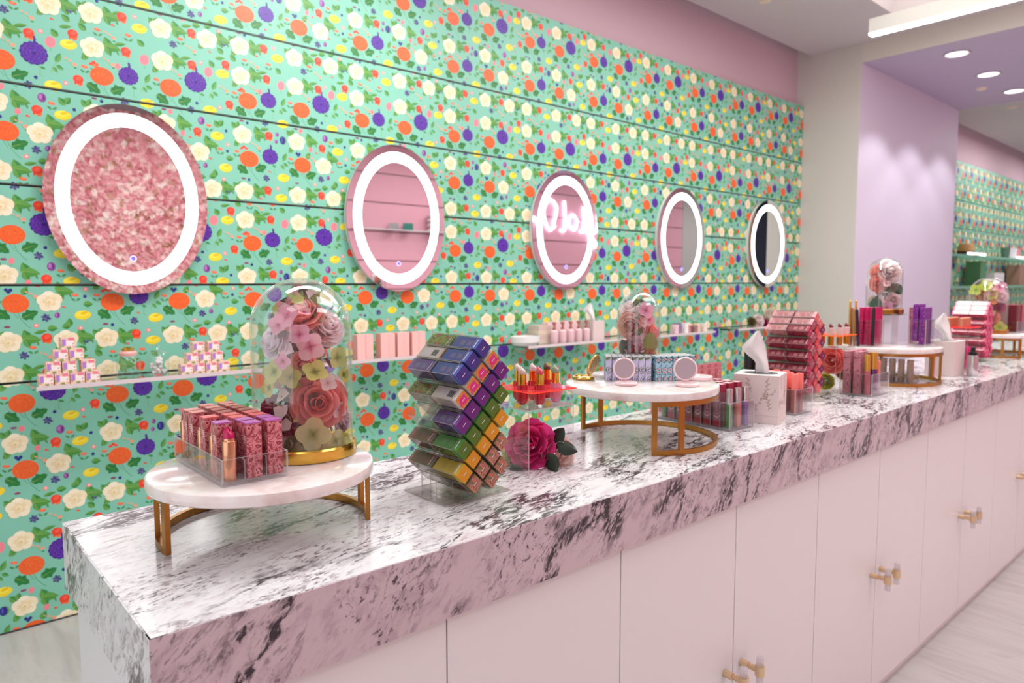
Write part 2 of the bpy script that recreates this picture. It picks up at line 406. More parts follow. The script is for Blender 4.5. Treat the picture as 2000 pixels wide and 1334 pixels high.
    for x, y in TILE['R']:
        E(x, y+.004, .0185, .0165, srgb(238,66,44), 5, 12); E(x+.005, y-.010, .011, .012, srgb(248,108,54), 4, 8, .5)
        E(x+.002, y+.007, .011, .008, srgb(248,92,66), 6, 8, .6); E(x-.010, y-.012, .005, .006, srgb(238,76,44), 4, 6)
    for x, y in TILE['S']:
        E(x, y, .0125, .0062, srgb(244,106,70), 3, 10, -.15); E(x, y+.002, .008, .003, srgb(250,140,96), 4, 6)
        for a, d in ((.6, .010), (2.5, -.008)): leafp(x+d, y-.018, .020, .0042, a, srgb(52,140,90), srgb(70,150,90), 2, out)
    for x, y in TILE['V']:
        E(x-.010, y-.003, .009, .006, srgb(240,76,52), 3, 7, .3); E(x+.010, y-.002, .009, .006, srgb(244,86,54), 3, 7, -.3); E(x, y+.004, .007, .007, srgb(238,70,48), 4, 6)
    for x, y in TILE['B']:
        for k in range(13):
            t = 2*PI*k/13*2.1; r = .0135*math.sqrt((k+.5)/13)
            E(x+r*math.cos(t), y+r*math.sin(t), .0052, .0045, jit((84,84,140) if k % 2 else (66,66,122), 10), 3, 6)
        for k in range(5): E(x+random.uniform(-.009,.009), y+random.uniform(-.009,.009), .0012, .0012, srgb(170,150,190), 5, 4)
    for x, y in TILE['K']:
        E(x, y, .0095, .0088, srgb(244,142,142), 3, 10); E(x+.001, y+.001, .0048, .0044, srgb(252,218,214), 4, 7)
    for x, y, s in TILE['D']:
        E(x, y, .0095*s*1.05, .0125*s, srgb(246,134,146), 3, 10, -.25); stem([(x, y-.012*s), (x-.002, y-.02*s)], .0009, srgb(90,160,90))
    for x, y in TILE['Z']:
        for dx, dz, r in ((-.020, .012, .0045), (-.006, .006, .0055), (.010, -.006, .009)):
            E(x+dx, y+dz, r, r*.75, srgb(246,160,128), 3, 7, -.3)
        stem([(x-.024, y+.006), (x-.004, y-.002), (x+.004, y-.016)], .0006, srgb(90,165,100)); E(x+.012, y-.019, .006, .0035, srgb(60,140,70), 2, 5)
    for x, y, s in TILE['L']:
        E(x, y, .010*s, .012*s, srgb(142,74,158), 3, 10); E(x-.003*s, y+.002*s, .004*s, .007*s, srgb(186,120,192), 4, 6); E(x+.004*s, y, .002*s, .008*s, srgb(96,44,118), 4, 5)
    for x, y in TILE['F']:
        E(x+.004, y, .016, .020, srgb(120,150,90), 2, 9); E(x, y, .014, .019, srgb(38,44,140), 3, 10); E(x-.003, y+.002, .003, .014, srgb(90,96,190), 4, 6)
    for x, y in TILE['N']: E(x, y, .0068, .0072, srgb(38,48,134), 3, 7)
    for x, y, a in TILE['G']: leafp(x, y, .036, .0125, a, srgb(*G2), srgb(*G1), 2, out)
    for x, y in TILE['T']:
        E(x-.002, y, .0062, .0048, srgb(240,82,60), 3, 6); E(x+.005, y-.003, .003, .002, srgb(60,140,80), 2, 5)
    for x, y in TILE['W']: E(x, y, .0115, .0048, srgb(142,66,104), 3, 7); 
    for x, y in TILE['JL']: leafp(x, y, .058, .0185, -.62, srgb(*G3), srgb(36,128,60), 2, out, 1)
    for x, y in TILE['JR']: leafp(x, y, .060, .0185, .42, srgb(*G3), srgb(36,128,60), 2, out, 1)
    for x, y in TILE['CR']:
        leafp(x-.006, y+.014, .050, .017, 1.9, srgb(*G2), srgb(*G1), 2, out); leafp(x+.012, y, .062, .017, -.15, srgb(*G2), srgb(76,150,64), 3, out)
        leafp(x-.004, y-.016, .042, .013, -1.1, srgb(*G1), srgb(*G2), 2, out); leafp(x+.03, y-.018, .02, .004, -1.2, srgb(*G1), srgb(*G2), 2, out)
    for x, y in TILE['CL']:
        leafp(x, y, .034, .012, 2.2, srgb(*G2), srgb(*G1), 2, out); leafp(x+.017, y+.006, .030, .011, 1.2, srgb(*G2), srgb(*G1), 2, out)
    for x, y in TILE['CB']: leafp(x, y, .038, .011, .75, srgb(*G1), srgb(*G2), 2, out); leafp(x-.004, y+.006, .03, .008, 1.3, srgb(*G2), srgb(*G1), 2, out)
    for x, y in TILE['PS']:
        leafp(x+.004, y+.012, .044, .010, 1.15, srgb(72,150,74), srgb(96,166,82), 2, out)
        leafp(x+.008, y-.024, .028, .008, -.5, srgb(56,146,70), srgb(90,166,86), 2, out); leafp(x-.008, y-.036, .026, .007, -.9, srgb(76,152,76), srgb(110,176,96), 2, out)
        stem([(x-.004, y-.006), (x-.016, y-.03), (x-.024, y-.05)], .0011, srgb(130,186,110)); leafp(x-.048, y-.036, .020, .005, -.3, srgb(60,146,80), srgb(60,146,80), 2, out)
    for x, y in TILE['TL']: leafp(x, y, .046, .0075, .22, srgb(96,160,70), srgb(60,140,62), 2, out)
    return out
def levels(ms):
    """print order -> the least height that keeps overlapping pieces apart"""
    out = []; bx = []
    for lay, c, p in sorted(ms, key=lambda t: t[0]):
        xs = [q[0] for q in p]; zs = [q[1] for q in p]; b = (min(xs), max(xs), min(zs), max(zs)); lv = 1
        for (l2, b2) in bx:
            if l2 >= lv and b[0] < b2[1] and b[1] > b2[0] and b[2] < b2[3] and b[3] > b2[2]: lv = l2+1
        bx.append((lv, b)); out.append((lv, c, p))
    return out
MOT = levels(motifs())
def clip(poly, ax, lim, keep):
    o = []
    for i in range(len(poly)):
        a, b = poly[i], poly[(i+1) % len(poly)]
        ia = (a[ax] >= lim) if keep > 0 else (a[ax] <= lim); ib = (b[ax] >= lim) if keep > 0 else (b[ax] <= lim)
        if ia: o.append(a)
        if ia != ib:
            t = (lim-a[ax])/(b[ax]-a[ax]); o.append((a[0]+(b[0]-a[0])*t, a[1]+(b[1]-a[1])*t))
    return o
YW = 3.27
MINT = srgb(130,199,177)
def printed_panel(mb, x0, x1, z0, z1):
    n0 = len(mb.f)
    mb.bb(x0, x1, YW, YW+.035, z0, z1)
    for k in range(n0, len(mb.f)): mb.c[k] = MINT
    for i in range(math.floor((x0-.3)/TX)-1, math.ceil((x1-.3)/TX)+1):
        for j in range(math.floor((z0-1.6)/TZ)-1, math.ceil((z1-1.6)/TZ)+1):
            ox, oz = i*TX, j*TZ
            for lay, col, poly in MOT:
                q = [(a+ox, b+oz) for a, b in poly]
                xs = [p[0] for p in q]; zs = [p[1] for p in q]
                if max(xs) <= x0 or min(xs) >= x1 or max(zs) <= z0 or min(zs) >= z1: continue
                if min(zs) < z0: q = clip(q, 1, z0, 1)
                if max(zs) > z1 and q: q = clip(q, 1, z1, -1)
                if q and min(xs) < x0: q = clip(q, 0, x0, 1)
                if q and max(xs) > x1: q = clip(q, 0, x1, -1)
                if len(q) < 3: continue
                y = YW-.00006*lay
                n = len(mb.v); mb.v += [(a, y, b) for a, b in q]; mb.f.append(tuple(range(n, n+len(q)))); mb.m.append(0); mb.c.append(col)

# ------------------------------------------------------------------ the room
def struct(name, mb, mats, **k):
    o = obj(name, mb, mats, **k); o['kind'] = 'structure'; return o
XL, XR, YB = -2.0, 17.5, -2.6
struct('floor', MB().bb(XL, XR, YB, 3.4, -.06, 0), M_floor)
# ceiling with its slot along the wall and the lit coffer
cb = MB(); Zc = 3.462; CO = (3.2, 6.05, .4, 2.3)
for a, b, c, d in ((XL, CO[0], YB, 3.211), (CO[0], CO[1], YB, CO[2]), (CO[0], CO[1], CO[3], 3.211), (CO[1], XR, YB, 3.211)):
    cb.bb(a, b, c, d, Zc, Zc+.09)
cb.bb(CO[0]-.05, CO[1]+.05, CO[2]-.05, CO[2], Zc+.09, Zc+.3).bb(CO[0]-.05, CO[1]+.05, CO[3], CO[3]+.05, Zc+.09, Zc+.3)
cb.bb(CO[0]-.05, CO[0], CO[2], CO[3], Zc+.09, Zc+.3).bb(CO[1], CO[1]+.05, CO[2], CO[3], Zc+.09, Zc+.3)
cb.bb(XL, XR, 3.1, 3.5, 3.95, 4.0)
ceil = struct('ceiling', cb, M_ceil)
struct('trim_1', MB().bb(CO[0], CO[1], CO[2], CO[3], Zc+.24, Zc+.26), mat('lit_coffer_panel', (255,250,238), .5, emit=1.6))
wb = struct('wall_back', MB().bb(XL, 6.6, YW+.036, 3.45, 0, 3.02).bb(9.236, XR, YW+.036, 3.45, 0, 3.02), M_gap)
pk = struct('wall_upper', MB().bb(XL, 6.6, 3.345, 3.45, 3.02, 3.95).bb(9.236, XR, 3.345, 3.45, 3.02, 3.95), M_pinkwall)
GZ = [0.006, .974, 1.349, 1.728, 2.105, 2.486, 3.012]
for x0, x1 in ((XL, 6.598), (9.24, 15.6)):
    for k in range(6):
        mb = MB(); g0 = .005 if k else 0; g1 = .005 if k < 5 else 0
        printed_panel(mb, x0, x1, GZ[k]+g0, GZ[k+1]-g1)
        p = obj('wall_panel', mb, M_print, wb)
# brushed edge strip of every groove
for x0, x1 in ((XL, 6.598), (9.24, 15.6)):
    for z in GZ[1:6]: obj('groove_strip', MB().bb(x0, x1, YW+.006, YW+.034, z+.0012, z+.0048), mat('groove_metal', (150,146,146), .4, .6), wb)
struct('baseboard_back', MB().bb(XL, 6.6, YW-.004, YW+.034, 0, .006), M_gap)
struct('wall_left', MB().bb(XL-.1, XL, YB, 3.45, 0, 3.95), M_white)
# pier with the beam running out from it
struct('wall_pier', MB().bb(6.6, 9.236, 2.75, 3.45, 0, 3.95, fm=[0,0,1,1,1,1]), [M_grey, M_lilac])
bm_ = MB().bb(6.6, 9.236, YB, 2.75, 3.299, Zc+.02, fm=[0,0,1,1,1,1])
struct('ceiling_beam', bm_, [mat('beam_paint', (222,214,206), .6), mat('soffit_paint', (196,182,206), .6)])
struct('wall_right', MB().bb(XR, XR+.1, YB, 3.45, 0, 3.95), M_lilac)

# opposite side of the shop, seen in the mirrors
fl = MB(); rnd = random.Random(3)
nx, nz = 230, 150; x0, x1, z0, z1 = .2, 4.3, 0, 3.3
hh = [[rnd.random() for _ in range(nx+1)] for _ in range(nz+1)]
fl.grid(lambda a, b: (x0+(x1-x0)*a, YB+.07+.055*hh[round(b*nz)][round(a*nx)], z0+(z1-z0)*b), nx, nz)
m = patt('pink_blossoms', (240,172,180), [(.3,(248,192,196)),(.5,(252,212,212)),(.66,(230,150,162)),(.8,(255,232,228)),(.93,(210,160,140))], 19, .8, 'voro')
fwall = obj('flower_wall', fl, m)
tag(fwall, 'wall covered in pink silk blossoms, seen only in the leftmost mirror', 'flower wall', kind='stuff')
wf = struct('wall_front', MB().bb(XL, 12.95, YB-.1, YB, 0, 3.95).bb(14.9, XR, YB-.1, YB, 0, 3.95, m=1), [M_pinkwall, M_grey])
struct('wall_front_column', MB().bb(12.95, 14.9, YB-.1, YB+.03, 0, 3.95), M_grey)
m = mat('pink_slat_panel', (255,186,204), .5)
for k in range(8): obj('wall_panel', MB().bb(4.3, 12.94, YB, YB+.03, .02+.42*k, .415+.42*k), m, wf)
struct('trim_2', MB().bb(14.18, 14.62, YB, YB+.05, 0, 3.4), mat('dark_blue_panel', (34,42,58), .3))
struct('trim_3', MB().bb(13.9, 14.18, YB, YB+.05, 0, 3.4), mat('copper_panel', (190,140,120), .4))
# shelf on that wall and the neon script sign
t = thing('wall_shelf', 'glass shelf on pink wall, seen in the second mirror from left', 'shelf', (5.9, YB+.03, 2.13))
obj('shelf_board', MB().bb(-1.0, 1.0, .002, .25, -.008, 0), M_glass, t); obj('rail', MB().bb(-1.0, 1.0, .25, .258, -.012, .002), M_wplastic, t)
for nm, dx, s, col, lab, cat in (('carton', -.3, (.12,.08,.10), (224,222,226), 'pale carton on shelf reflected in second mirror, left of teal one', 'carton'),
                             ('carton', -.05, (.13,.08,.11), (110,190,176), 'teal carton on shelf reflected in second mirror', 'carton')):
    o = obj(nm, MB().bb(-s[0]/2, s[0]/2, 0, s[1], 0, s[2], fm=[0,0,1,1,0,0]), [mat('carton_%d' % col[0], col), mat('carton_face_%d' % col[0], tuple(c-50 for c in col))], loc=(5.9+dx, YB+.1, 2.131)); tag(o, lab, cat)
o = MB()
for q in range(4): o.lathe([(.0, 0), (.09, 0), (.11, .03), (.02, .10), (0, .11)], 14, 0, (0, 0, .0+.075*q))
tag(obj('ribbon_stack', o, M_wplastic, loc=(6.3, YB+.17, 2.131), smooth=40), 'stack of white rosettes on shelf reflected in second mirror', 'decoration')
def script(pts): 
    o = []
    for i in range(len(pts)-1):
        for k in range(6):
            t = k/6; p0 = pts[max(i-1, 0)]; p1 = pts[i]; p2 = pts[i+1]; p3 = pts[min(i+2, len(pts)-1)]
            o.append(tuple(.5*((2*p1[d])+(-p0[d]+p2[d])*t+(2*p0[d]-5*p1[d]+4*p2[d]-p3[d])*t*t+(-p0[d]+3*p1[d]-3*p2[d]+p3[d])*t**3) for d in (0, 1)))
    return o+[pts[-1]]
NEON = [[(0,.28),(.18,.62),(.34,.3),(.2,.02),(.06,.2),(.3,.5),(.42,.3)],
        [(.5,.55),(.48,.2),(.62,.05),(.74,.5),(.72,0),(.66,-.35),(.52,-.3),(.8,.05)],
        [(.9,.75),(.88,.1),(1.0,.05)], [(1.05,.3),(1.2,.5),(1.3,.25),(1.15,.08),(1.08,.25)],
        [(1.42,.85),(1.4,.1),(1.52,.05)], [(1.7,.2),(1.62,.65),(1.8,.85),(1.95,.5),(1.82,.05),(1.66,.15)], [(2.05,.1),(2.2,.35),(2.3,.1),(2.42,.3)]]
nt = thing('neon_sign', 'white neon script sign on pink wall, seen reflected in the middle mirror', 'neon sign', (10.65, YB+.06, 2.27))
mn = mat('neon_tube', (244,240,255), .4, emit=3.5)
for s in NEON:
    obj('neon_tube', MB().tube([(-x*.98, 0, z*.66) for x, z in script(s)], .021, 6), mn, nt, smooth=True)

# ------------------------------------------------------------------ lamps and fittings overhead
t = thing('linear_light', 'long white linear light bar hanging under the ceiling', 'ceiling light', (5.62, 2.30, 3.2))
obj('housing', MB().bb(0, .068, -3.6, 0, .014, .118), M_white, t); obj('diffuser', MB().bb(.001, .067, -3.599, -.001, 0, .014), M_led2, t)
for y in (-.5, -1.6, -2.8): obj('suspension_wire', MB().tube([(.034, y, .115), (.034, y, .258 if y < -2 else .43)], .003, 6), M_silver, t)
for k, (x, lab) in enumerate(((6.96, 'nearest'), (7.86, 'middle'), (8.74, 'farthest'))):
    t = thing('downlight', 'round recessed downlight in lilac soffit, %s of three' % lab, 'downlight', (x, 2.11, 3.299), group='downlights in the soffit')
    obj('trim_ring', MB().lathe([(.085, 0), (.10, -.002), (.105, -.006), (.09, -.008), (.082, -.002)], 28), M_white, t, smooth=True)
    obj('lens', MB().lathe([(0, -.004), (.083, -.004)], 28), mat('downlight_lens', (245,248,255), .5, emit=2.2), t)
tag(obj('smoke_detector', MB().lathe([(0, -.02), (.035, -.02), (.05, -.008), (.052, 0)], 20), mat('cream_plastic', (240,224,206)), loc=(8.37, 2.3, 3.299), smooth=40), 'small cream smoke detector in the soffit between the downlights', 'smoke detector')
tag(obj('ceiling_sensor', MB().lathe([(0, -.012), (.04, -.012), (.05, 0)], 20), mat('cream_plastic', (240,224,206)), loc=(5.05, 2.83, 3.462), smooth=40), 'small cream sprinkler cover in the ceiling near the wall slot', 'sprinkler')
tag(obj('ceiling_sensor', MB().lathe([(0, -.012), (.05, -.012), (.06, 0)], 20), mat('cream_plastic', (240,224,206)), loc=(10.3, 2.5, 3.462), smooth=40), 'small round cover in the far ceiling beyond the soffit', 'sprinkler')

# ------------------------------------------------------------------ oval mirrors
names = ('leftmost oval wall mirror with glowing white ring, reflecting pink blossoms', 'second oval wall mirror from left, reflecting pink wall and shelf',
         'middle oval wall mirror, reflecting a neon sign', 'fourth oval wall mirror from left, half pink half grey reflection', 'rightmost oval wall mirror, dark strip in its reflection')
hous = MB(); n = 56
hous.prism(ell(0, 0, .298, .378, n), 0, .030); glassm = MB().prism(ell(0, 0, .305, .385, n), .030, .035, m=1, mt=0)
def annul(a0, b0, a1, b1, z, th):
    mb = MB(); A = ell(0, 0, a0, b0, n); B = ell(0, 0, a1, b1, n)
    for i in range(n):
        j = (i+1) % n
        mb.add([(*A[i], z+th), (*A[j], z+th), (*B[j], z+th), (*B[i], z+th)], [(0,1,2,3)])
        mb.add([(*A[i], z), (*A[j], z), (*A[j], z+th), (*A[i], z+th)], [(0,1,2,3)]); mb.add([(*B[i], z), (*B[j], z), (*B[j], z+th), (*B[i], z+th)], [(3,2,1,0)])
    return mb
me_h = hous.mesh('housing', [M_wplastic]); me_g = glassm.mesh('mirror_glass', [M_mirror, glass('mirror_edge', (.8,.9,.86,1), edge=.6, white=(.85,.92,.9,1))])
me_r = annul(.266, .348, .216, .293, .035, .0008).mesh('led_ring', [M_led])
me_t = MB().lathe([(0, .0362), (.011, .0362)], 16).mesh('touch_sensor', [mat('sensor_blue', (96,84,255), .5, emit=1.4)])
me_t2 = MB().lathe([(.009, .0366), (.0125, .0366)], 16).mesh('touch_sensor', [mat('sensor_ring', (190,186,255), .5, emit=1.5)])
for i in range(5):
    t = thing('wall_mirror', names[i], 'mirror', (.772+1.285*i, YW-(.016 if i == 4 else .002), 1.695), group='lit oval mirrors on the floral wall')
    t.rotation_euler = (PI/2, 0, -.042 if i == 4 else 0)
    ob('housing', me_h, t)
    if i == 4: obj('wall_bracket', MB().bb(-.12, .12, -.1, .1, -.012, .004), M_wplastic, t)
    ob('mirror_glass', me_g, t); ob('led_ring', me_r, t)
    s_ = ob('touch_sensor', me_t, t, (0, -.238, 0)); ob('sensor_rim', me_t2, s_)

# ------------------------------------------------------------------ wall shelves
for x0, x1, lab in ((.39, 2.38, 'glass wall shelf at left below the first two mirrors'), (2.85, 4.85, 'glass wall shelf below the middle mirror'), (5.2, 6.55, 'glass wall shelf at right below the last mirror')):
    t = thing('wall_shelf', lab, 'shelf', ((x0+x1)/2, YW-.001, .974), group='glass shelves on the floral wall'); h = (x1-x0)/2
    obj('shelf_board', MB().bb(-h, h, -.198, 0, -.008, 0), [glass('shelf_glass', (.90,.95,.93,1)) if 'shelf_glass' not in MATS else MATS['shelf_glass']], t)
    obj('rail', MB().bb(-h, h, -.206, -.198, -.013, .003), mat('shelf_rail', (224,208,212), .35), t)
    for s in (-1, 1): obj('bracket', MB().bb(s*h*.92-.008, s*h*.92+.008, -.10, 0, -.02, -.008), M_black, t)

# ------------------------------------------------------------------ counter and cabinets
YF, YBk = .845, 1.373; X0 = .200; X1 = 9.0
wt = thing('countertop', 'long thick marble-look countertop with mitred edges', 'countertop', (0,0,0))
ZT, ZS = .95, .838
obj('top_sheet', MB().bb(X0+.002, X1, YF+.002, YBk, ZT-.02, ZT), M_top, wt)
obj('front_edge', MB().bb(X0, X1, YF, YF+.02, ZS, ZT-.0006), M_side, wt)
obj('end_edge', MB().bb(X0-.0005, X0+.02, YF+.0005, YBk, ZS, ZT-.0006), M_endc, wt)
obj('top_sheet', MB().bb(X0+.02, X1, YF+.02, YBk, ZS+.001, ZT-.021), M_doorw, wt)
hm_post = MB().lathe([(0, 0), (.009, 0), (.009, .022), (.006, .024), (.006, .028), (.0075, .03), (.0075, .042), (0, .042)], 16, M=Matrix.Rotation(PI/2, 4, 'X')).mesh('handle', [M_brush], 40)
hm_sl = MB().lathe([(0, -.0125), (.0115, -.0125), (.0115, .0125), (0, .0125)], 20, c=(0, -.05, 0)).mesh('handle_sleeve', [M_brush], 40)
hm_bar = MB().lathe([(0, -.034), (.0085, -.034), (.0085, .034), (0, .034)], 16, c=(0, -.05, 0)).mesh('handle_bar', [M_acre], 40)
DW = .41975; xs = [.2030+DW*k for k in range(0, 22)]
lab = ['first', 'second', 'third', 'fourth', 'fifth', 'sixth', 'seventh', 'eighth', 'ninth', 'tenth']
for k in range(10):
    a = xs[2*k]+.0; b = a+2*DW
    t = thing('cabinet', 'pale pink handleless-edge base cabinet with two doors, %s from the left end' % lab[k], 'cabinet', ((a+b)/2, YF+.012, 0), group='pink cabinets under the counter')
    obj('carcass', MB().bb((-DW+.034 if k == 0 else -DW+.001), DW-.001, .018, YBk-YF-.03, .06, ZS-.001), M_door, t)
    obj('plinth', MB().bb((-DW+.034 if k == 0 else -DW), DW, .016, .03, 0, .06), M_door, t)
    for s in (-1, 1):
        d = obj('door', MB().bb(-DW/2+.0016, DW/2-.0016, 0, .018, .040, ZS-.002), M_door, t, (s*DW/2, 0, 0))
        hd = ob('handle', hm_post, d, (-s*(DW/2-.036), 0, .435)); 
        # the clear cross bar and its sleeve ride on the post's door
        ob('handle_sleeve', hm_sl, d, (-s*(DW/2-.036), 0, .435)); ob('handle_bar', hm_bar, d, (-s*(DW/2-.036), 0, .435))
o = obj('side_panel', MB().bb(.216, .234, YF+.03, YBk, 0, ZS-.001), M_doorw, wt)
o.parent = None; o.name = 'end_panel'; tag(o, 'white side panel closing the left end of the counter', 'panel')

# ------------------------------------------------------------------ round marble stands
def stand(lab, cx, cy, rr, rp, px, py, ztop, arc, legs, th=.020):
    """arc: (start, end) degrees of the ring; legs: angles of the four uprights; px,py plate centre"""
    t = thing('cake_stand', lab, 'display stand', (cx, cy, ZT), group='round marble stands on gold legs'); hz = ztop-ZT
    n = 40; ar = [math.radians(arc[0]+(arc[1]-arc[0])*i/n) for i in range(n+1)]
    pts = [(rr*math.cos(a), rr*math.sin(a), 0) for a in ar]
    obj('base_ring', MB().bar(pts, .008, .012), M_brass, t, (0,0,.0004))
    obj('top_ring', MB().bar([(x, y, hz-th-.012) for x, y, _ in pts], .008, .012), M_brass, t)
    for a in legs:
        M = Matrix.Rotation(math.radians(a), 4, 'Z')
        obj('leg', MB().box(rr, 0, (hz-th)/2, .0078, .0125, hz-th-.0012, M=M), M_brass, t)
    pl = MB().lathe([(0, -th), (rp-.004, -th), (rp-.001, -th+.002), (rp, -th+.005), (rp, -.004), (rp-.0012, -.0012), (rp-.004, 0), (0, 0)], 90)
    obj('marble_plate', pl, M_cake, t, (px-cx, py-cy, hz), smooth=35)
    return t
stand('low round marble stand nearest the left end, carrying lipstick organizer and tall flower dome', .452, 1.122, .163, .175, .446, 1.114, 1.058, (188, -30), (187, 165, -29, -8))
stand('taller round marble stand in the middle carrying compacts and a flower dome', 1.443, 1.120, .184, .194, 1.438, 1.122, 1.097, (99, -134), (98.5, 77, -133.5, -113))
stand('third round marble stand carrying pencil cartons, purple cartons and a flower dome', 3.06, 1.12, .184, .195, 3.05, 1.125, 1.097, (-195, 30), (-60, -38, 30, -190))
stand('farthest round marble stand at right edge, carrying red cartons', 4.60, 1.12, .205, .217, 4.60, 1.12, 1.075, (-30, 222), (221, 199, -28, -8))

# ------------------------------------------------------------------ flowers
def petal_mesh(name, m, H=1, W=.5, cup=1.0, curl=.3, tipf=.3, ruff=0, nu=6, nv=6, base=.35, seed=0, m2=None, drop=.30):
    rn = random.Random(seed); ph = rn.uniform(0, 6)
    def fn(a, b):
        u = a*2-1; w_ = W*(base+(1-base)*math.sin(PI*min(.5, b*.72+.02)))*(1-.14*max(0, b-.6)/.4)
        x = w_*math.sin(u*cup)/max(.3, math.sin(min(cup, 1.5)))
        y = -W*(1-math.cos(u*cup))*.9*(.4+.6*b)+curl*b**3+(.10*math.sin(b*PI))
        z = H*b*(1-drop*u*u*b)
        if ruff: y += ruff*math.sin(9*u+ph)*b*b; z += ruff*.7*math.sin(13*u+ph*2)*b*b
        return (x, y, z)
    return MB().grid(fn, nu, nv).mesh(name, [m], True)
PM = {}
HEART = {'coral_petal':(246,118,112), 'salmon_petal':(248,138,126), 'pink_floret':(232,110,162), 'pink_floret2':(232,100,150), 'cream_floret':(176,186,80), 'yellow_floret':(140,160,50), 'green_floret':(150,176,70), 'lime_floret':(150,190,30), 'white_floret':(236,196,210)}
def petals(kind, mname, col):
    key = (kind, mname)
    if key in PM: return PM[key]
    m = bpy.data.materials.new(mname); m.use_nodes = True; m.node_tree.nodes.clear()
    out = N(m, 'ShaderNodeOutputMaterial'); df = N(m, 'ShaderNodeBsdfDiffuse'); tr = N(m, 'ShaderNodeBsdfTranslucent'); mxs = N(m, 'ShaderNodeMixShader'); mxs.inputs[0].default_value = .48
    tc = N(m, 'ShaderNodeTexCoord'); sp = N(m, 'ShaderNodeSeparateXYZ'); L(m, tc.outputs['Object'], sp.inputs[0])
    heart = HEART.get(mname, tuple(int(v*(.90 if kind != 'floret' else .84)) for v in col))
    rp = ramp(m, sp.outputs[2], [(.04, srgb(*heart)), (.36 if kind == 'floret' else .7, srgb(*col)), (1.0, srgb(*[min(255, int(v*1.05)) for v in col]))])
    for q in (df, tr): L(m, rp.outputs[0], q.inputs[0])
    L(m, df.outputs[0], mxs.inputs[1]); L(m, tr.outputs[0], mxs.inputs[2]); L(m, mxs.outputs[0], out.inputs[0])
    if kind == 'rose':
        r = [petal_mesh('petal', m, 1, .50, 1.35, .03, .2, .0, 8, 7, .5, seed=1), petal_mesh('petal', m, 1, .70, 1.15, .16, .25, .0, 8, 7, .5, seed=2), petal_mesh('petal', m, 1, .84, .95, .30, .3, .012, 8, 7, .5, seed=3)]
    elif kind == 'peony':
        r = [petal_mesh('petal', m, 1, .40, 1.1, -.1, .2, .05, 9, 6, seed=4), petal_mesh('petal', m, 1, .55, 1.0, .0, .3, .035, 9, 6, seed=5), petal_mesh('petal', m, 1, .66, 1.0, .02, .3, .03, 9, 7, seed=6)]
    elif kind == 'floret':
        r = [petal_mesh('petal', m, 1, .56, .62, .16, .1, .022, 8, 8, .12, seed=7, drop=.30)]
    elif kind == 'carnation':
        r = [petal_mesh('petal', m, 1, .5, .5, .15, .1, .10, 10, 5, seed=8), petal_mesh('petal', m, 1, .4, .7, .1, .1, .12, 10, 5, seed=9)]
    PM[key] = r; return r
def basis(d, roll=0):
    d = Vector(d).normalized(); q = d.to_track_quat('Z', 'Y'); return q.to_matrix().to_4x4() @ Matrix.Rotation(roll, 4, 'Z')
def place(parent, me, az, tilt, r, s, zoff=0, nm='petal'):
    o = bpy.data.objects.new(nm, me); C.objects.link(o); o.parent = parent
    M = Matrix.Rotation(az, 4, 'Z') @ Matrix.Translation((0, r, zoff)) @ Matrix.Rotation(-tilt, 4, 'X') @ Matrix.Diagonal((s[0], s[1], s[2], 1))
    o.matrix_local = M; return o
def flower(kind, loc, d, R, mname, col, lab, name=None, cat='flower', group=None, centre=None):
    nm = name or {'rose':'rose', 'peony':'peony', 'floret':'hydrangea_bloom', 'carnation':'carnation'}[kind]
    t = bpy.data.objects.new(nm, None); C.objects.link(t); tag(t, lab, cat, group); t.empty_display_size = .02
    t.matrix_world = Matrix.Translation(loc) @ basis(d, random.uniform(0, 6))
    P = petals(kind, mname, col); g = 2.39996
    if kind == 'rose':
        for k in range(5): place(t, P[0], k*g, math.radians(2+3*k), R*(.03+.022*k), (R*.62,)*2+(R*.80,), -R*.35)
        for k in range(5): place(t, P[1], k*1.2566+.3, math.radians(16+2*k), R*.16, (R*.74,)*2+(R*.88,), -R*.42)
        for k in range(5): place(t, P[1], k*1.2566+.9, math.radians(30+2*k), R*.20, (R*.80,)*2+(R*.86,), -R*.43)
        for k in range(6): place(t, P[2], k*1.047+.1, math.radians(46+2*k), R*.20, (R*.84,)*2+(R*.90,), -R*.44)
        for k in range(6): place(t, P[2], k*1.047+.65, math.radians(66), R*.16, (R*.90,)*2+(R*.94,), -R*.46)
    elif kind == 'peony':
        for k in range(9): place(t, P[0], k*g, math.radians(4+4*k), R*.05, (R*.5,)*2+(R*.78,), -R*.4)
        for k in range(8): place(t, P[1], k*g+.4, math.radians(22+4*k), R*.20, (R*.8,)*2+(R*.98,), -R*.55)
        for k in range(7): place(t, P[2], k*.8976, math.radians(62), R*.22, (R*.95,)*2+(R*1.02,), -R*.62)
        for k in range(7): place(t, P[2], k*.8976+.45, math.radians(88), R*.12, (R*.95,)*2+(R*1.0,), -R*.62)
    elif kind == 'floret':
        for k in range(4): place(t, P[0], k*PI/2, math.radians(66+5*(k % 2)), R*.04, (R*.95, R*.95, R*.98))
        o = MB().lathe([(0, .0), (R*.06, R*.02), (R*.07, R*.07), (0, R*.11)], 8).mesh('flower_centre', [centre or mat('floret_centre', (120,120,60), .6)], True)
        ob('flower_centre', o, t)
    elif kind == 'carnation':
        for ring, (nn, tl) in enumerate(((6, 12), (9, 36), (10, 60), (10, 84))):
            for k in range(nn): place(t, P[ring % 2], k*2*PI/nn+ring, math.radians(tl), R*.05, (R*.5,)*2+(R*(.75+.08*ring),), -R*.3)
    return t
def leafm(name, m, W=.34):
    def fn(a, b):
        u = a*2-1; w_ = W*math.sin(PI*b**.8)**.8*(1 if b < .98 else .05); return (w_*u, .10*abs(u)+.22*math.sin(b*2)-.1*b, b)
    return MB().grid(fn, 4, 8).mesh(name, [m], True)
LEAF = {}
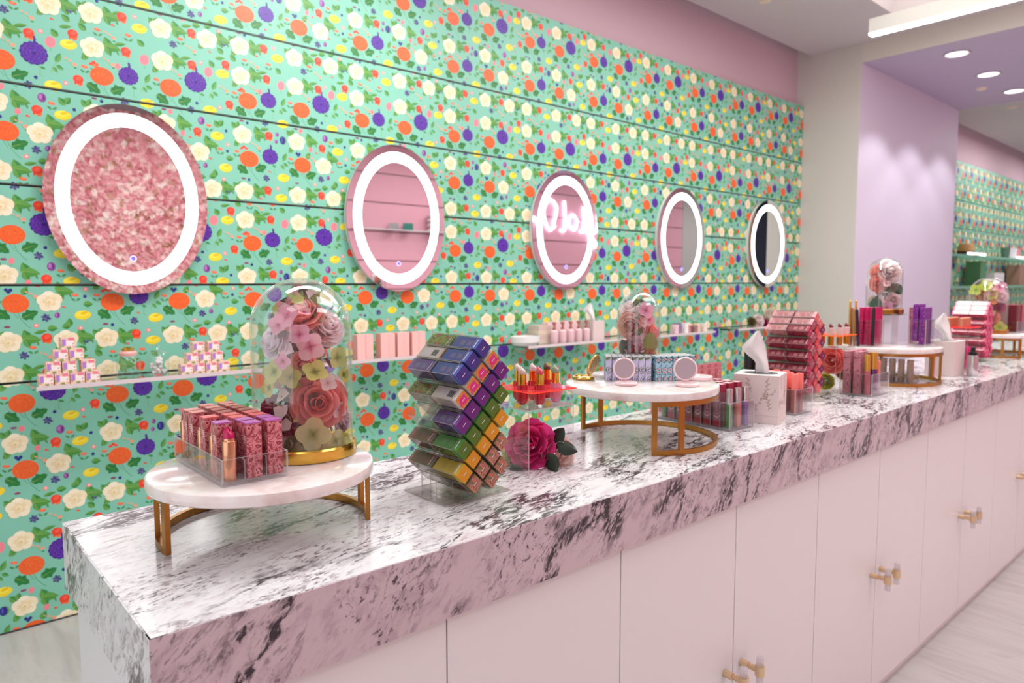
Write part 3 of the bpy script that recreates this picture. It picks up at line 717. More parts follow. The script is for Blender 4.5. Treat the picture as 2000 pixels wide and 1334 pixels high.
def leaf(loc, d, L_, lab, dark=0):
    if dark not in LEAF: LEAF[dark] = leafm('leaf', mat('leaf_%d' % dark, [(96,120,46), (34,52,38), (128,138,50)][dark], .5))
    o = ob('leaf', LEAF[dark]); tag(o, lab, 'leaf'); z = Vector(d).normalized(); f_ = (Vector((0, 0, 1.35))-Vector(loc)).normalized(); y = (-f_+z*f_.dot(z)).normalized(); x = y.cross(z)
    q = Matrix(((x.x, y.x, z.x, 0), (x.y, y.y, z.y, 0), (x.z, y.z, z.z, 0), (0, 0, 0, 1)))
    o.matrix_world = Matrix.Translation(loc) @ q @ Matrix.Rotation(random.uniform(-.4, .4), 4, 'Z') @ Matrix.Diagonal((L_, L_, L_, 1))
    return o
class Cluster:
    """flowers round one centre: a = metres to the viewer's right, z = height, d = towards the aisle"""
    def __init__(s, cx, cy, zb):
        v = Vector((cx, cy, 0)).normalized(); s.v = v; s.r = Vector((v.y, -v.x, 0)); s.c = Vector((cx, cy, zb))
    def p(s, a, z, d, R=0, lim=0):
        if lim:
            h = math.hypot(a, d); q = lim-R*.62
            if h > q > 0: a, d = a*q/h, d*q/h
        return s.c+s.r*a-s.v*d+Vector((0,0,z))
    def dir(s, a, z, d): return s.r*a-s.v*d+Vector((0,0,z))
def dome(cx, cy, r, zb, ztop, lab, rb=None, gold=True, seg=56):
    rb = rb or r+.006
    t = thing('glass_dome', lab, 'glass dome', (cx, cy, zb)); H = ztop-zb
    if gold:
        obj('dome_base', MB().lathe([(0, 0), (rb, 0), (rb+.0008, .003), (rb+.0008, .018), (rb-.001, .021), (rb-.0025, .021), (rb-.0045, .017), (0, .015)], 64), M_goldp if gold == 1 else M_brass, t, (0,0,.0005), smooth=30)
    b0 = .0165 if gold else .0008
    prof = [(r, b0), (r, H-r)]+[(r*math.cos(a), H-r+r*math.sin(a)) for a in [PI/2*k/14 for k in range(1, 14)]]+[(.0001, H)]
    obj('glass_bell', MB().lathe(prof, seg), M_glass, t, smooth=True)
    ri = r-.0022
    prof = [(r, b0+.0001), (ri, b0+.0001), (ri, H-r)]+[(ri*math.cos(a), H-r+ri*math.sin(a)) for a in [PI/2*k/10 for k in range(1, 10)]]+[(.0001, H-.0022)]
    obj('glass_wall', MB().lathe(prof, seg), M_glass, t, smooth=35)
    return t
CORAL = (254,156,148); SALM = (255,172,162); PALE = (255,234,236); LIL = (250,236,246); HYP = (252,182,208); HYG = (228,224,130); HYC = (240,232,168); MAG = (196,40,120); WH = (248,232,232)
# dome 1
DX, DY, DZ = .528, 1.140, 1.0585
dome(DX, DY, .0835, DZ, 1.361, 'tall flower-filled glass dome on gold base on the nearest marble stand', .088)
cl = Cluster(DX, DY, DZ); K1 = 1/1157.0
def F1(kind, col, row, Rpx, d, dr, mname, c, lab, **k):
    a = (col-594)*K1; z = (884-row)*K1; R = Rpx*K1
    flower(kind, cl.p(a, min(z, .296-R*.55), d*1.3+.004, R, .084), cl.dir(*dr), R, mname, c, lab+' in the nearest glass dome', **k)
F1('rose', 622, 774, 51, .036, (-.05,.1,1), 'coral_petal', CORAL, 'large coral rose low at front')
F1('rose', 592, 600, 42, .022, (-.1,1,.7), 'salmon_petal', SALM, 'salmon rose at the top')
F1('rose', 645, 628, 38, .006, (.5,.5,.7), 'pale_pink_petal', PALE, 'pale pink rose at upper right')
F1('rose', 540, 655, 35, .008, (-.9,.35,.6), 'lilac_white_petal', LIL, 'lilac-white rose at upper left')
F1('rose', 655, 760, 36, .012, (.8,.3,.7), 'blush_white_petal', (246,218,224), 'blush white bloom at lower right')
F1('rose', 672, 815, 27, .01, (.9,.1,.6), 'blush_white_petal', (246,218,224), 'small blush bloom low at right')
F1('rose', 528, 790, 26, .0, (-.9,.2,.5), 'magenta_petal', (176,52,104), 'dark magenta rose half hidden at lower left')
F1('rose', 596, 700, 24, .03, (-.1,-.4,1), 'salmon_petal', SALM, 'small salmon rose tucked in the middle')
F1('rose', 575, 830, 30, .02, (-.4,.1,1), 'rose_pink_petal', (226,110,140), 'rose-pink bloom behind the lipstick cartons')
for k, (c_, r_, R_, d_, dr, mn, c3, lb) in enumerate([
 (568,607,23,.046,(-.3,.5,1),'pink_floret',HYP,'pink hydrangea bloom upper left'), (590,640,22,.058,(.1,.5,1),'pink_floret',HYP,'pink hydrangea bloom at upper centre'),
 (553,622,20,.04,(-.6,.2,1),'pink_floret',HYP,'small pink hydrangea bloom by the lilac rose'),
 (612,664,28,.060,(.1,.0,1),'pink_floret2',(255,190,200),'open pink hydrangea bloom with visible centre'),
 (618,712,25,.052,(.1,.7,.8),'yellow_floret',HYG,'yellow-green hydrangea bloom above the coral rose'), (543,712,24,.03,(-.7,.2,.8),'green_floret',(220,226,140),'green hydrangea bloom at left'),
 (572,722,22,.042,(-.2,.2,1),'olive_floret',(204,194,110),'olive hydrangea bloom left of centre'), (660,690,24,.022,(.7,.1,.9),'green_floret',(220,226,140),'green hydrangea bloom at right under pale rose'),
 (672,725,18,.02,(.9,.2,.8),'yellow_floret',HYG,'small yellow-green bloom at right edge'), (600,598,14,.06,(.2,1,.6),'pink_floret2',(255,190,200),'tiny pink bloom on the salmon rose'),
 (615,832,34,.060,(.05,.1,1),'cream_floret',HYC,'cream-green hydrangea bloom at front bottom'), (658,850,22,.04,(.5,.1,1),'cream_floret',HYC,'cream-green bloom at bottom right'),
 (588,868,22,.045,(-.2,.3,1),'olive_floret',(204,194,110),'olive bloom touching the gold base'), (632,872,22,.05,(.1,.4,1),'cream_floret',HYC,'cream bloom resting on the gold base'),
 (532,745,19,.02,(-.9,.1,.8),'yellow_floret',HYG,'yellow-green bloom at the left wall'), (640,735,18,.044,(.3,.4,1),'white_floret',WH,'white hydrangea bloom right of the coral rose'),
 (662,790,17,.036,(.5,.0,1),'white_floret',WH,'white hydrangea bloom at lower right'), (560,690,16,.05,(-.3,.1,1),'pink_floret',HYP,'small pink bloom under the lilac rose'),
 (530,842,20,.02,(-.6,.0,1),'cream_floret',HYC,'cream-green bloom behind the cartons at bottom left')]):
    F1('floret', c_, r_, R_, d_, dr, mn, c3, lb)
def filler(cx, cy, z0, z1, r, n, cols, L0, lab, seed=1):
    """loose mass of small silk petals and leaflets packed behind the blooms"""
    rn = random.Random(seed); mb = MB(); ms = []
    for c in cols:
        k = 'filler_%d_%d_%d' % c; ms.append(mat(k, c, .6))
    for q in range(n):
        a = rn.uniform(0, 2*PI); zz = rn.uniform(z0, z1); top = max(0, (zz-(z1-r))/r); rr = r*(.15+.55*rn.random())*math.sqrt(max(.05, 1-top*top))
        l = L0*rn.uniform(.7, 1.3); w_ = l*.42
        M = Matrix.Translation((cx+rr*math.cos(a), cy+rr*math.sin(a), zz)) @ basis((math.cos(a)+rn.uniform(-.7,.7), math.sin(a)+rn.uniform(-.7,.7), rn.uniform(-.6, .9)), rn.uniform(0, 6))
        pts = [(0, -l*.5, 0), (w_*.8, -l*.15, .1*l), (w_, l*.25, .14*l), (0, l*.5, .05*l), (-w_, l*.25, .14*l), (-w_*.8, -l*.15, .1*l), (0, 0, 0)]
        mb.add([M @ Vector(p) for p in pts], [(6,0,1), (6,1,2), (6,2,3), (6,3,4), (6,4,5), (6,5,0)], rn.randrange(len(cols)))
    o = obj('silk_filler', mb, ms, smooth=True); return tag(o, lab, 'silk petals', kind='stuff')
filler(DX, DY, DZ+.022, DZ+.285, .066, 420, [(150,160,84), (200,196,110), (226,150,160), (96,104,54), (236,206,210), (120,70,70)], .026, 'mass of small silk petals filling the nearest dome behind the blooms')
# ------------------------------------------------------------------ cartons, tubes, lipsticks
def box_mesh(name, sx, sy, sz, mats, fm, extra=None):
    mb = MB().bb(-sx/2, sx/2, -sy/2, sy/2, 0, sz, fm=fm)
    if extra: extra(mb)
    return mb.mesh(name, mats)
M_mauve = patt('mauve_print', (158,62,74), [(.44,(216,128,136)),(.50,(158,62,74)),(.53,(222,138,146)),(.62,(138,44,58)),(.70,(214,122,130))], 95, .35, stretch=(1,1,.75), coat=.3)
LIDC = {'purple':(186,92,180), 'coral':(232,98,108), 'brick':(168,66,72), 'dusty rose':(206,118,114)}
def lid(c): return mat('lid_'+c.replace(' ', '_'), LIDC[c], .35)
M_glass  # organizer for lipsticks on stand 1
def organizer(lab, cx, cy, zb, sx, sy, h, nx_, ny, base=.006, back=None, rotz=0, th=.0016, group=None):
    t = thing('acrylic_organizer', lab, 'organizer', (cx, cy, zb), rotz, group)
    obj('base_slab', MB().bb(-sx/2, sx/2, -sy/2, sy/2, 0, base, m=1), [M_acr, M_acre], t)
    for s in (-1, 1):
        obj('side_wall', MB().bb(s*sx/2-th, s*sx/2+th, -sy/2, sy/2, base, h, edge=1), [M_acr, M_acre], t)
        obj('end_wall', MB().bb(-sx/2, sx/2, s*sy/2-th, s*sy/2+th, base, h if s < 0 else (back or h), edge=1), [M_acr, M_acre], t)
    for i in range(1, nx_): obj('divider', MB().bb(-sx/2+sx*i/nx_-th/2, -sx/2+sx*i/nx_+th/2, -sy/2, sy/2, base, h-.004, edge=1), [M_acr, M_acre], t)
    for j in range(1, ny): obj('divider', MB().bb(-sx/2, sx/2, -sy/2+sy*j/ny-th/2, -sy/2+sy*j/ny+th/2, base, h-.004, edge=1), [M_acr, M_acre], t)
    return t
ORX0, ORX1, ORY0, ORY1 = .346, .443, 1.018, 1.240; Z1 = 1.0585
organizer('clear acrylic organizer full of lipsticks on the nearest marble stand', (ORX0+ORX1)/2, (ORY0+ORY1)/2, Z1, ORX1-ORX0, ORY1-ORY0, .040, 3, 8)
px_, py_ = (ORX1-ORX0)/3, (ORY1-ORY0)/8
rows = ['front', 'second', 'third', 'fourth', 'fifth', 'sixth', 'seventh', 'back']
lidrow = ['purple', 'purple', 'coral', 'coral', 'brick', 'brick', 'dusty rose', 'dusty rose']
def txt(mb, x, z0, w_, n, y, dz, m):      # small printed lines of lettering
    for k in range(n): mb.bb(x-w_/2, x+w_/2, y-.0001, y, z0-k*dz, z0-k*dz+dz*.45, m=m)
cart = {}
for c in LIDC:
    mb = MB().bb(-.0112, .0112, -.0112, .0112, 0, .0825, fm=[0,0,0,0,0,1]).bb(-.0113, .0113, -.0113, .0113, .0808, .0826, fm=[1,1,1,1,1,1])
    for k in range(4): mb.bb(-.01125, -.01118, -.007+.0, .004-.001*(k % 2), .062-k*.0032, .0632-k*.0032, m=2)
    cart[c] = mb.mesh('lipstick_carton', [M_mauve, lid(c), mat('carton_print_white', (232,214,212), .5)])
gold_tube = MB().lathe([(0, 0), (.0100, 0), (.0103, .0008), (.0103, .058), (.0098, .0588), (.0086, .0588)], 28, 0).lathe([(.0086, .0588), (.0086, .0625)], 28, 0)
def bullet(mb, r, z0, h, m, seg=18):
    n = len(mb.v); rings = []
    for k in range(7):
        q = k/6; rr = r*(1 if q < .35 else math.sqrt(max(0, 1-((q-.35)/.66)**2)))
        for i in range(seg):
            a = 2*PI*i/seg; zz = z0+h*q-(.35*h*q*(1-math.cos(a))*.5); mb.v.append((rr*math.cos(a), rr*math.sin(a), zz))
    for k in range(6):
        for i in range(seg):
            j = (i+1) % seg; mb.f.append((n+k*seg+i, n+k*seg+j, n+(k+1)*seg+j, n+(k+1)*seg+i)); mb.m.append(m); mb.c.append(None)
    return mb
LIPS = {'magenta':(198,16,92), 'red':(176,34,52), 'coral pink':(226,96,96), 'brick red':(150,50,54)}
def lipstick(loc, colname, lab, rot=2.4):
    t = thing('lipstick', lab, 'lipstick', loc, rot)
    if 'tube_me' not in cart: cart['tube_me'] = gold_tube.mesh('gold_tube', [M_rosegold], 30)
    ob('gold_tube', cart['tube_me'], t)
    obj('lip_bullet', bullet(MB(), .0080, .0586, .021, 0), mat('lip_'+colname.replace(' ', '_'), LIPS[colname], .25), t, smooth=True)
    return t
for j in range(8):
    y = ORY0+py_*(j+.5)
    for i in range(3):
        x = ORX0+px_*(i+.5); z = Z1+.0062
        if i == 0 and j in (0, 2, 4, 7):
            lipstick((x, y, z), ['magenta', 'x', 'coral pink', 'x', 'red', 'x', 'x', 'brick red'][j], 'open gold %s lipstick, %s row of the organizer on nearest stand' % (['magenta', '', 'coral pink', '', 'red', '', '', 'brick red'][j], rows[j])); continue
        c = lidrow[j] if i else ['', 'purple', '', 'coral', '', 'dusty rose', 'dusty rose', ''][j]
        o = ob('lipstick_carton', cart[c], None, (x+random.uniform(-.0008,.0008), y+random.uniform(-.0005,.0005), z), (0, 0, random.uniform(-.03,.03)))
        tag(o, 'mauve printed carton with %s top, %s row, %s column of nearest organizer' % (c, rows[j], ['left', 'middle', 'right'][i]), 'lipstick carton', 'mauve lipstick cartons on the nearest stand')

# ------------------------------------------------------------------ diamond lattice carton displays
CELLS = [(0,0),(0,1),(0,2),(1,0),(1,1),(1,2),(1,3),(2,0),(2,1),(2,2),(2,3),(2,4),(3,1),(3,2),(3,3),(3,4),(3,5),(4,2),(4,3),(4,4),(4,5),(4,6),(5,3),(5,4),(5,5),(5,6),(6,4),(6,5)]
def colname(c): return {-2:'leftmost', -1:'second', 0:'middle', 1:'fourth', 2:'rightmost'}[c]
PITCH = .0223; SIDE = .0304; DEP = .068
def tubemesh():
    mb = MB(); a = SIDE/2; b = a-.0012; R = Matrix.Rotation(PI/4, 4, 'Y')
    for x0, x1, z0, z1 in ((-a, a, b, a), (-a, a, -a, -b), (-a, -b, -b, b), (b, a, -b, b)): mb.bb(x0, x1, 0, DEP, z0, z1, edge=1, M=R)
    return mb.mesh('tube_cell', [M_tubea, M_tubee])
TUBE = tubemesh()
def carton_mesh(front, side, txtc=(225,215,225), white=False, fl=False, ftc=(120,112,160)):
    a = .0128; R = Matrix.Rotation(PI/4, 4, 'Y')
    mb = MB().bb(-a, a, 0, .074, -a, a, fm=[1,1,0,1,1,1], M=R)
    if white:                                        # barcode panel on the upper left side
        mb.bb(-a-.0002, -a, .012, .060, -a*.8, a*.8, m=2, M=R)
        for k in range(9): mb.bb(-a-.0004, -a-.0002, .014+k*.0019, .0148+k*.0019+.0005*(k % 3), -a*.6, a*.5, m=3, M=R)
    else:
        for k in range(2): mb.bb(-a-.0002, -a, .020+.020*k, .034+.020*k, -a*.55, a*.35, m=4, M=R)
        mb.bb(-a-.0003, -a, .008, .010, -a*.8, a*.7, m=2, M=R)
    if fl: mb.bb(-.007, .008, -.0003, 0, -.007, .008, m=5, M=R)
    mb.bb(-.0005, .0007, -.0006, -.0002, -.0045, .0045, m=2, M=R)
    return mb.mesh('carton', [front, side, mat('carton_print', txtc, .5), mat('barcode_black', (40,36,40), .5), mat('carton_faint_'+front.name+side.name, ftc, .4), mat('hot_pink_print', (222,44,130), .4)])
def display(lab, short, x0, yf, colour, back=(), missing=(), cart_lab='carton'):
    t = thing('carton_display', lab, 'display rack', (x0, yf, ZT))
    xc = lambda i, j: .022*(i-j+2)+.022; zc = lambda i, j: .2845-PITCH*(i+j)
    for (i, j) in CELLS:
        for k in (0, 1): ob('tube_cell', TUBE, t, (xc(i,j), .001+k*(DEP+.0015), zc(i,j)))
    obj('foot_plate', MB().bb(-.004, .150, .012, .150, .0004, .003, edge=1), [M_tubea, M_tubee], t)
    for px in (.025, .045, .088, .106): obj('support_rib', MB().bb(px-.001, px+.001, .03, .13, .003, .052 if px in (.025,.106) else .028, edge=1), [M_tubea, M_tubee], t)
    obj('support_plate', MB().bb(.02, .115, .075, .0775, .003, .03, edge=1), [M_tubea, M_tubee], t)
    cnt = {}
    for (i, j) in CELLS:
        c = i-j; cnt[c] = cnt.get(c, 0)+1
        cn, me = colour(i, j)
        if (i, j) in missing: continue
        o = ob('carton', me, None, (x0+xc(i,j), yf+.001-random.uniform(.008, .013), ZT+zc(i,j)))
        tag(o, '%s carton end in %s, %s down its %s column' % (cn, short, ORD[cnt[c]-1], colname(c)), 'carton', 'cartons in '+short)
    for (i, j, cn, me) in back:
        o = ob('carton', me, None, (x0+xc(i,j), yf+DEP+.0035, ZT+zc(i,j)))
        tag(o, '%s rear carton in %s, %s' % (cn, short, '%s level of left side' % ORD[i] if i else '%s on the top slope' % ORD[j]), 'carton', 'cartons in '+short)
    return t
side_floral = patt('olive_leaf_print', (112,128,60), [(.47,(156,176,70)),(.53,(92,104,76)),(.6,(186,92,70))], 70, .4)
fr_floral = patt('orange_floral_print', (232,112,48), [(.45,(176,158,60)),(.52,(240,120,60)),(.58,(226,60,120)),(.66,(116,120,50))], 120, .4)
fr_brown = patt('coral_moss_print', (120,112,74), [(.46,(206,110,100)),(.53,(138,126,92)),(.60,(224,132,118)),(.66,(96,96,62))], 110, .4)
sd_brown = patt('dusk_rose_print', (116,100,84), [(.5,(160,92,84)),(.58,(112,114,84))], 60, .45)
K = {0:('blue', carton_mesh(mat('carton_indigo', (66,52,136), .35), mat('carton_blue', (72,92,168), .35))),
     1:('orange floral', carton_mesh(fr_floral, mat('carton_ivory', (222,206,198), .5), white=True, fl=True)),
     2:('purple', carton_mesh(mat('carton_purple', (106,30,120), .35), mat('carton_violet', (112,74,156), .35))),
     3:('green', carton_mesh(mat('carton_green', (80,112,28), .35), mat('carton_grass', (74,144,62), .35), ftc=(96,158,88))),
     4:('yellow', carton_mesh(mat('carton_amber', (218,146,22), .35), mat('carton_lemon', (206,176,58), .35), ftc=(196,164,44))),
     5:('coral and moss', carton_mesh(fr_brown, sd_brown, ftc=(132,96,84))), 6:('coral and moss', carton_mesh(fr_brown, sd_brown, ftc=(132,96,84)))}
leafc = carton_mesh(side_floral, side_floral, ftc=(140,160,66)); 
display('clear diamond-lattice rack of colourful lipstick cartons standing beside the nearest marble stand', 'the nearest diamond rack', .733, .990, lambda i, j: K[i],
        back=[(0,0,'green leaf-print',leafc),(0,1,'white barcoded',K[1][1]),(0,2,'violet',K[2][1]),(1,3,'green leaf-print',leafc),(3,5,'dusky rose',K[5][1]),(4,6,'dusky rose',K[5][1])])
mk = lambda n, f, s: (n, carton_mesh(mat('c_'+n.replace(' ', '_'), f, .35), s, (236,190,200), ftc=(214,140,150)))
sred = patt('crimson_print', (150,36,66), [(.5,(178,62,84)),(.58,(130,26,52)),(.66,(206,110,118))], 60, .35, coat=.2)
spk = patt('pink_print', (226,150,162), [(.5,(240,186,190)),(.58,(214,120,136)),(.66,(214,200,150))], 60, .3, coat=.6)
R2 = {-2:mk('crimson', (176,18,74), sred), -1:mk('dusky rose', (164,74,90), spk), 0:mk('scarlet', (214,58,62), sred), 1:mk('coral', (230,98,96), spk), 2:mk('plum', (112,16,78), sred)}
display('clear diamond-lattice rack of red and coral cartons behind the tissue box', 'the red diamond rack', 2.28, 1.10, lambda i, j: R2[i-j] if not (i == 0 and j == 0) else ('coral red', R2[1][1]),
        back=[(i, j, 'pink floral', R2[-1][1] if i == 0 else R2[-2][1]) for i, j in ((0,0),(0,1),(0,2),(1,3),(2,4),(3,5),(4,6))])
R3 = {c:mk('hot pink' if c % 2 else 'rose pink', (206,48,108) if c % 2 else (222,92,128), patt('rose_print', (216,70,110), [(.5,(232,110,140)),(.6,(200,50,96))], 60, .4, coat=.0)) for c in range(-2, 3)}
display('clear diamond-lattice rack of pink cartons near the far end of the counter', 'the pink diamond rack', 4.08, 1.06, lambda i, j: R3[i-j],
        back=[(i, j, 'pink', R3[0][1]) for i, j in ((0,0),(0,1),(0,2),(1,3),(2,4),(3,5),(4,6))])

# ------------------------------------------------------------------ acrylic risers with neon trays
def riser(lab, x, y, w_, d_, h, trayz, nm, rotz=0, tw=None, edgeM=None, trayM=None, tx=0, ty=0):
    t = thing('acrylic_riser', lab, 'riser', (x, y, ZT), rotz)
    th = .003
    obj('riser_top', MB().bb(-w_/2, w_/2, -d_/2, d_/2, h-th, h, edge=1), [M_acr, M_acre], t)
    for s in (-1, 1): obj('riser_leg', MB().bb(s*w_/2-(th if s > 0 else 0), s*w_/2+(th if s < 0 else 0), -d_/2, d_/2, .0004, h-th, edge=1), [M_acr, M_acre], t)
    if trayM:
        tw = tw or w_
        for a in (-1, 1):
            for b in (-1, 1):
                obj('spacer_block', MB().lathe([(0, 0), (.0085, 0), (.0085, trayz-h), (0, trayz-h)], 16), M_acr, t, (tx+a*(tw/2-.012), ty+b*(tw/2-.012), h), smooth=40)
        obj('neon_tray', MB().bb(tx-tw/2, tx+tw/2, ty-tw/2, ty+tw/2, trayz, trayz+.0025, edge=1), [trayM, edgeM], t)
    return t
riser('clear acrylic riser with neon pink tray of lip balms, left of the taller stand', 1.045, 1.108, .130, .118, .139, .171, 'a', -.05, .130, M_neonpe, M_neonp, .012, .010)
balm_cup = MB().lathe([(0, -.034), (.007, -.033), (.0115, -.027), (.0125, -.018), (.0125, .004), (.0118, .006), (.0118, .010), (.0095, .010)], 24).mesh('balm_cap', [mat('balm_red', (196,14,40), .25, coat=.5)], 40)
balm_cup_p = MB().lathe([(0, -.034), (.007, -.033), (.0115, -.027), (.0125, -.018), (.0125, .004), (.0118, .006), (.0118, .010), (.0095, .010)], 24).mesh('balm_cap', [mat('balm_pink', (226,140,170), .25, coat=.5)], 40)
balm_gold = MB().lathe([(.0092, .008), (.0092, .030), (.0096, .031), (.0096, .033), (.008, .033)], 24).mesh('gold_sleeve', [M_goldp], 30)
bf = [(1.001,1.110,'clear','red','front left'), (1.029,1.085,'rosy','red','front middle'), (1.075,1.082,'smoky green','pink','front right'), (1.035,1.160,'clear','red','back left'), (1.062,1.140,'pale','red','back middle'), (1.10,1.135,'dark amber','red','back right')]
BC = {'clear':(236,206,196), 'rosy':(222,84,100), 'smoky green':(150,160,128), 'pale':(232,196,200), 'dark amber':(110,66,44)}
for x, y, c, cup, pos in bf:
    t = thing('lip_balm', 'gold lip balm, %s tip, %s holder, %s of neon pink tray' % (c, cup, pos), 'lip balm', (x+.012, y, ZT+.1735), 2.3, group='lip balms on the neon pink tray')
    ob('balm_cap', balm_cup if cup == 'red' else balm_cup_p, t); ob('gold_sleeve', balm_gold, t)
    obj('balm_tip', bullet(MB(), .0082, .0325, .018, 0, 16), mat('tip_'+c.replace(' ', '_'), BC[c], .15, coat=.6), t, smooth=True)
# silk flowers under the first riser
cl = Cluster(1.06, 1.115, ZT); K2 = 1/915.0
def F2(kind, col, row, Rpx, d, dr, mname, c, lab, **k): return flower(kind, cl.p((col-1046)*K2, max((895-row)*K2, Rpx*K2*.78), d), cl.dir(*dr), Rpx*K2, mname, c, lab, **k)
F2('peony', 1033, 844, 47, .034, (-.15,.45,1), 'magenta_peony', (238,84,164), 'large magenta peony under the neon pink riser')
F2('peony', 1092, 884, 34, .020, (.4,.1,1), 'blush_peony', (252,222,214), 'blush peony lying on the counter under the magenta peony')
F2('peony', 992, 888, 24, .0, (-.8,.1,.8), 'celery_peony', (206,204,140), 'celery-green bloom beside the nearest diamond rack')
for (c_, r_, dd, dr, lb) in ((1072,850,.02,(.5,.75,.3),'dark leaf at upper right of the magenta peony'), (1085,846,.025,(.9,-.2,.4),'largest dark leaf at right of the magenta peony'),
                         (1066,862,.042,(.3,-.7,.6),'dark leaf drooping over the blush peony'), (1008,880,.055,(-.1,-.8,.5),'dark leaf below the magenta peony')):
    leaf(cl.p((c_-1046)*K2, (895-r_)*K2, dd), cl.dir(*dr), .050, lb, 1)

# ------------------------------------------------------------------ things on the middle stand
Z2 = 1.0975
def compact(lab, x, y, r, facing, mats3, open_ang=100, mir=True, back=None):
    """round compact: base lies flat, lid stands up behind it; facing = direction the mirror looks (degrees)"""
    t = thing('compact', lab, 'compact', (x, y, Z2), math.radians(facing+90), group=None)
    mb_, ml, md = mats3
    obj('compact_base', MB().lathe([(0, 0), (r-.002, 0), (r, .002), (r, .006), (r-.002, .008), (r-.005, .008), (r-.0055, .006), (0, .006)], 36), mb_, t, smooth=35)
    l = obj('compact_lid', MB().lathe([(0, 0), (r-.002, 0), (r, .002), (r, .004), (r-.002, .006), (r-.004, .006), (r-.0045, .004), (0, .004)], 36), ml, t, smooth=35)
    l.matrix_local = Matrix.Translation((0, r, .007)) @ Matrix.Rotation(math.radians(-(180-open_ang)+90), 4, 'X') @ Matrix.Translation((0, 0, -.006)) @ Matrix.Rotation(PI/2, 4, 'X') @ Matrix.Translation((0, r, 0)) if False else Matrix.Translation((0, r+.001, .008+r)) @ Matrix.Rotation(PI/2-math.radians(open_ang-90), 4, 'X') 
    if mir: obj('mirror_disc', MB().lathe([(0, .0046), (r-.0045, .0046)], 36), md, l)
    else: obj('pan', MB().lathe([(0, .0065), (r-.006, .0065)], 30), md, t)
    return t
embg = patt('embossed_gold', (226,176,96), [(.5,(240,206,140)),(.6,(206,140,84))], 90, .3); embg.node_tree.nodes['Principled BSDF'].inputs['Metallic'].default_value = .9
compact('open gold compact at the left edge of the middle stand', 1.372, 1.262, .030, 108, (M_goldp, embg, M_mirror), 112)
M_wc = mat('pearl_white_plastic', (236,226,230), .25, coat=.5)
compact('open white compact at back left of the middle stand', 1.470, 1.272, .036, 160, (M_wc, M_wc, M_mirror), 112)
compact('open pale pink compact at front left of middle stand, mirror reflecting gold lip balms', 1.372, 1.118, .0285, 230, (M_pplastic, M_pplastic, M_mirror), 100)
compact('open pale pink compact at front right of middle stand, mirror reflecting pink', 1.470, 1.004, .030, 226, (M_pplastic, M_pplastic, M_mirror), 98)
tag(obj('compact', MB().lathe([(0, 0), (.033, 0), (.035, .002), (.035, .008), (.033, .010), (0, .0105)], 36), M_pplastic, loc=(1.592, 1.052, Z2), smooth=35), 'closed pale pink compact at the right edge of the middle stand', 'compact')
# floral cartons in two fans
pl1 = patt('lilac_grape_print', (196,196,226), [(.42,(186,176,214)),(.50,(104,128,72)),(.56,(196,206,230)),(.62,(118,70,140)),(.68,(200,206,228)),(.73,(222,150,120))], 55, .4)
pl2 = patt('sky_berry_print', (150,190,214), [(.44,(46,90,66)),(.50,(158,194,216)),(.56,(206,84,64)),(.61,(160,196,216)),(.68,(52,96,70))], 60, .4)
topb = patt('carton_top_print', (196,200,196), [(.5,(90,90,96)),(.56,(206,208,206))], 80, .5)
cA = box_mesh('compact_carton', .015, .066, .064, [pl1, topb], [0,0,0,0,0,1]); cB = box_mesh('compact_carton', .015, .066, .064, [pl2, topb], [0,0,0,0,0,1])
for k in range(7):
    s = k/6; x = 1.392+.0165*k*.74+.0; y = 1.218-.0165*k*.72
    o = ob('compact_carton', cA, None, (x+.022, y-.004, Z2), (0, 0, math.radians(-44)+random.uniform(-.03,.03)))
    tag(o, 'lilac grape-print compact carton, %s from the left in the left fan' % rows[k].replace('front', 'first'), 'carton', 'lilac compact cartons on the middle stand')
for k in range(7):
    x = 1.488+.0165*k*.88; y = 1.108-.0165*k*.47
    o = ob('compact_carton', cB, None, (x+.014, y+.026, Z2), (0, 0, math.radians(-28)+random.uniform(-.03,.03)))
    tag(o, 'sky-blue berry-print compact carton, %s from the left in the right fan' % rows[k].replace('front', 'first'), 'carton', 'sky-blue compact cartons on the middle stand')
dome(1.522, 1.198, .0575, Z2, 1.330, 'flower-filled glass dome standing behind compacts on the middle marble stand', gold=2)
cl = Cluster(1.522, 1.198, Z2); K3 = 1/735.0
filler(1.522, 1.198, Z2+.02, Z2+.20, .040, 220, [(96,110,54), (226,150,160), (236,206,210), (120,70,70), (60,70,44)], .024, 'mass of small silk petals filling the dome on the middle stand', 2)
def F3(kind, col, row, Rpx, d, dr, mname, c, lab, **k): return flower(kind, cl.p((col-1280)*K3, (737-row)*K3, d, Rpx*K3, .055), cl.dir(*dr), Rpx*K3, mname, c, lab+' in the dome on the middle stand', **k)
F3('rose', 1264, 635, 27, .020, (-.2,-.1,1), 'peach_petal', (248,190,182), 'large peach rose')
F3('rose', 1264, 600, 24, .0, (-.3,.8,.6), 'pale_pink_petal', PALE, 'pale pink rose at the top left')
F3('floret', 1293, 604, 17, .03, (.3,.3,1), 'pink_floret', HYP, 'pink bloom at upper right'); F3('floret', 1300, 622, 14, .025, (.7,.1,.7), 'pink_floret2', (246,168,178), 'small salmon bloom at right')
F3('rose', 1308, 650, 20, .0, (.9,.1,.5), 'salmon_petal', SALM, 'salmon rose at the right wall')
F3('peony', 1266, 684, 21, .022, (-.1,-.1,1), 'magenta_peony', (238,84,164), 'magenta peony low down'); F3('carnation', 1303, 690, 13, .030, (.2,.1,1), 'orange_carnation', (226,124,30), 'orange carnation low at right')
F3('floret', 1276, 662, 11, .045, (.1,.0,1), 'mauve_floret', (206,150,170), 'mauve bloom in the middle')
F3('floret', 1246, 690, 12, .025, (-.7,.0,1), 'pink_floret', HYP, 'small pink bloom at lower left')
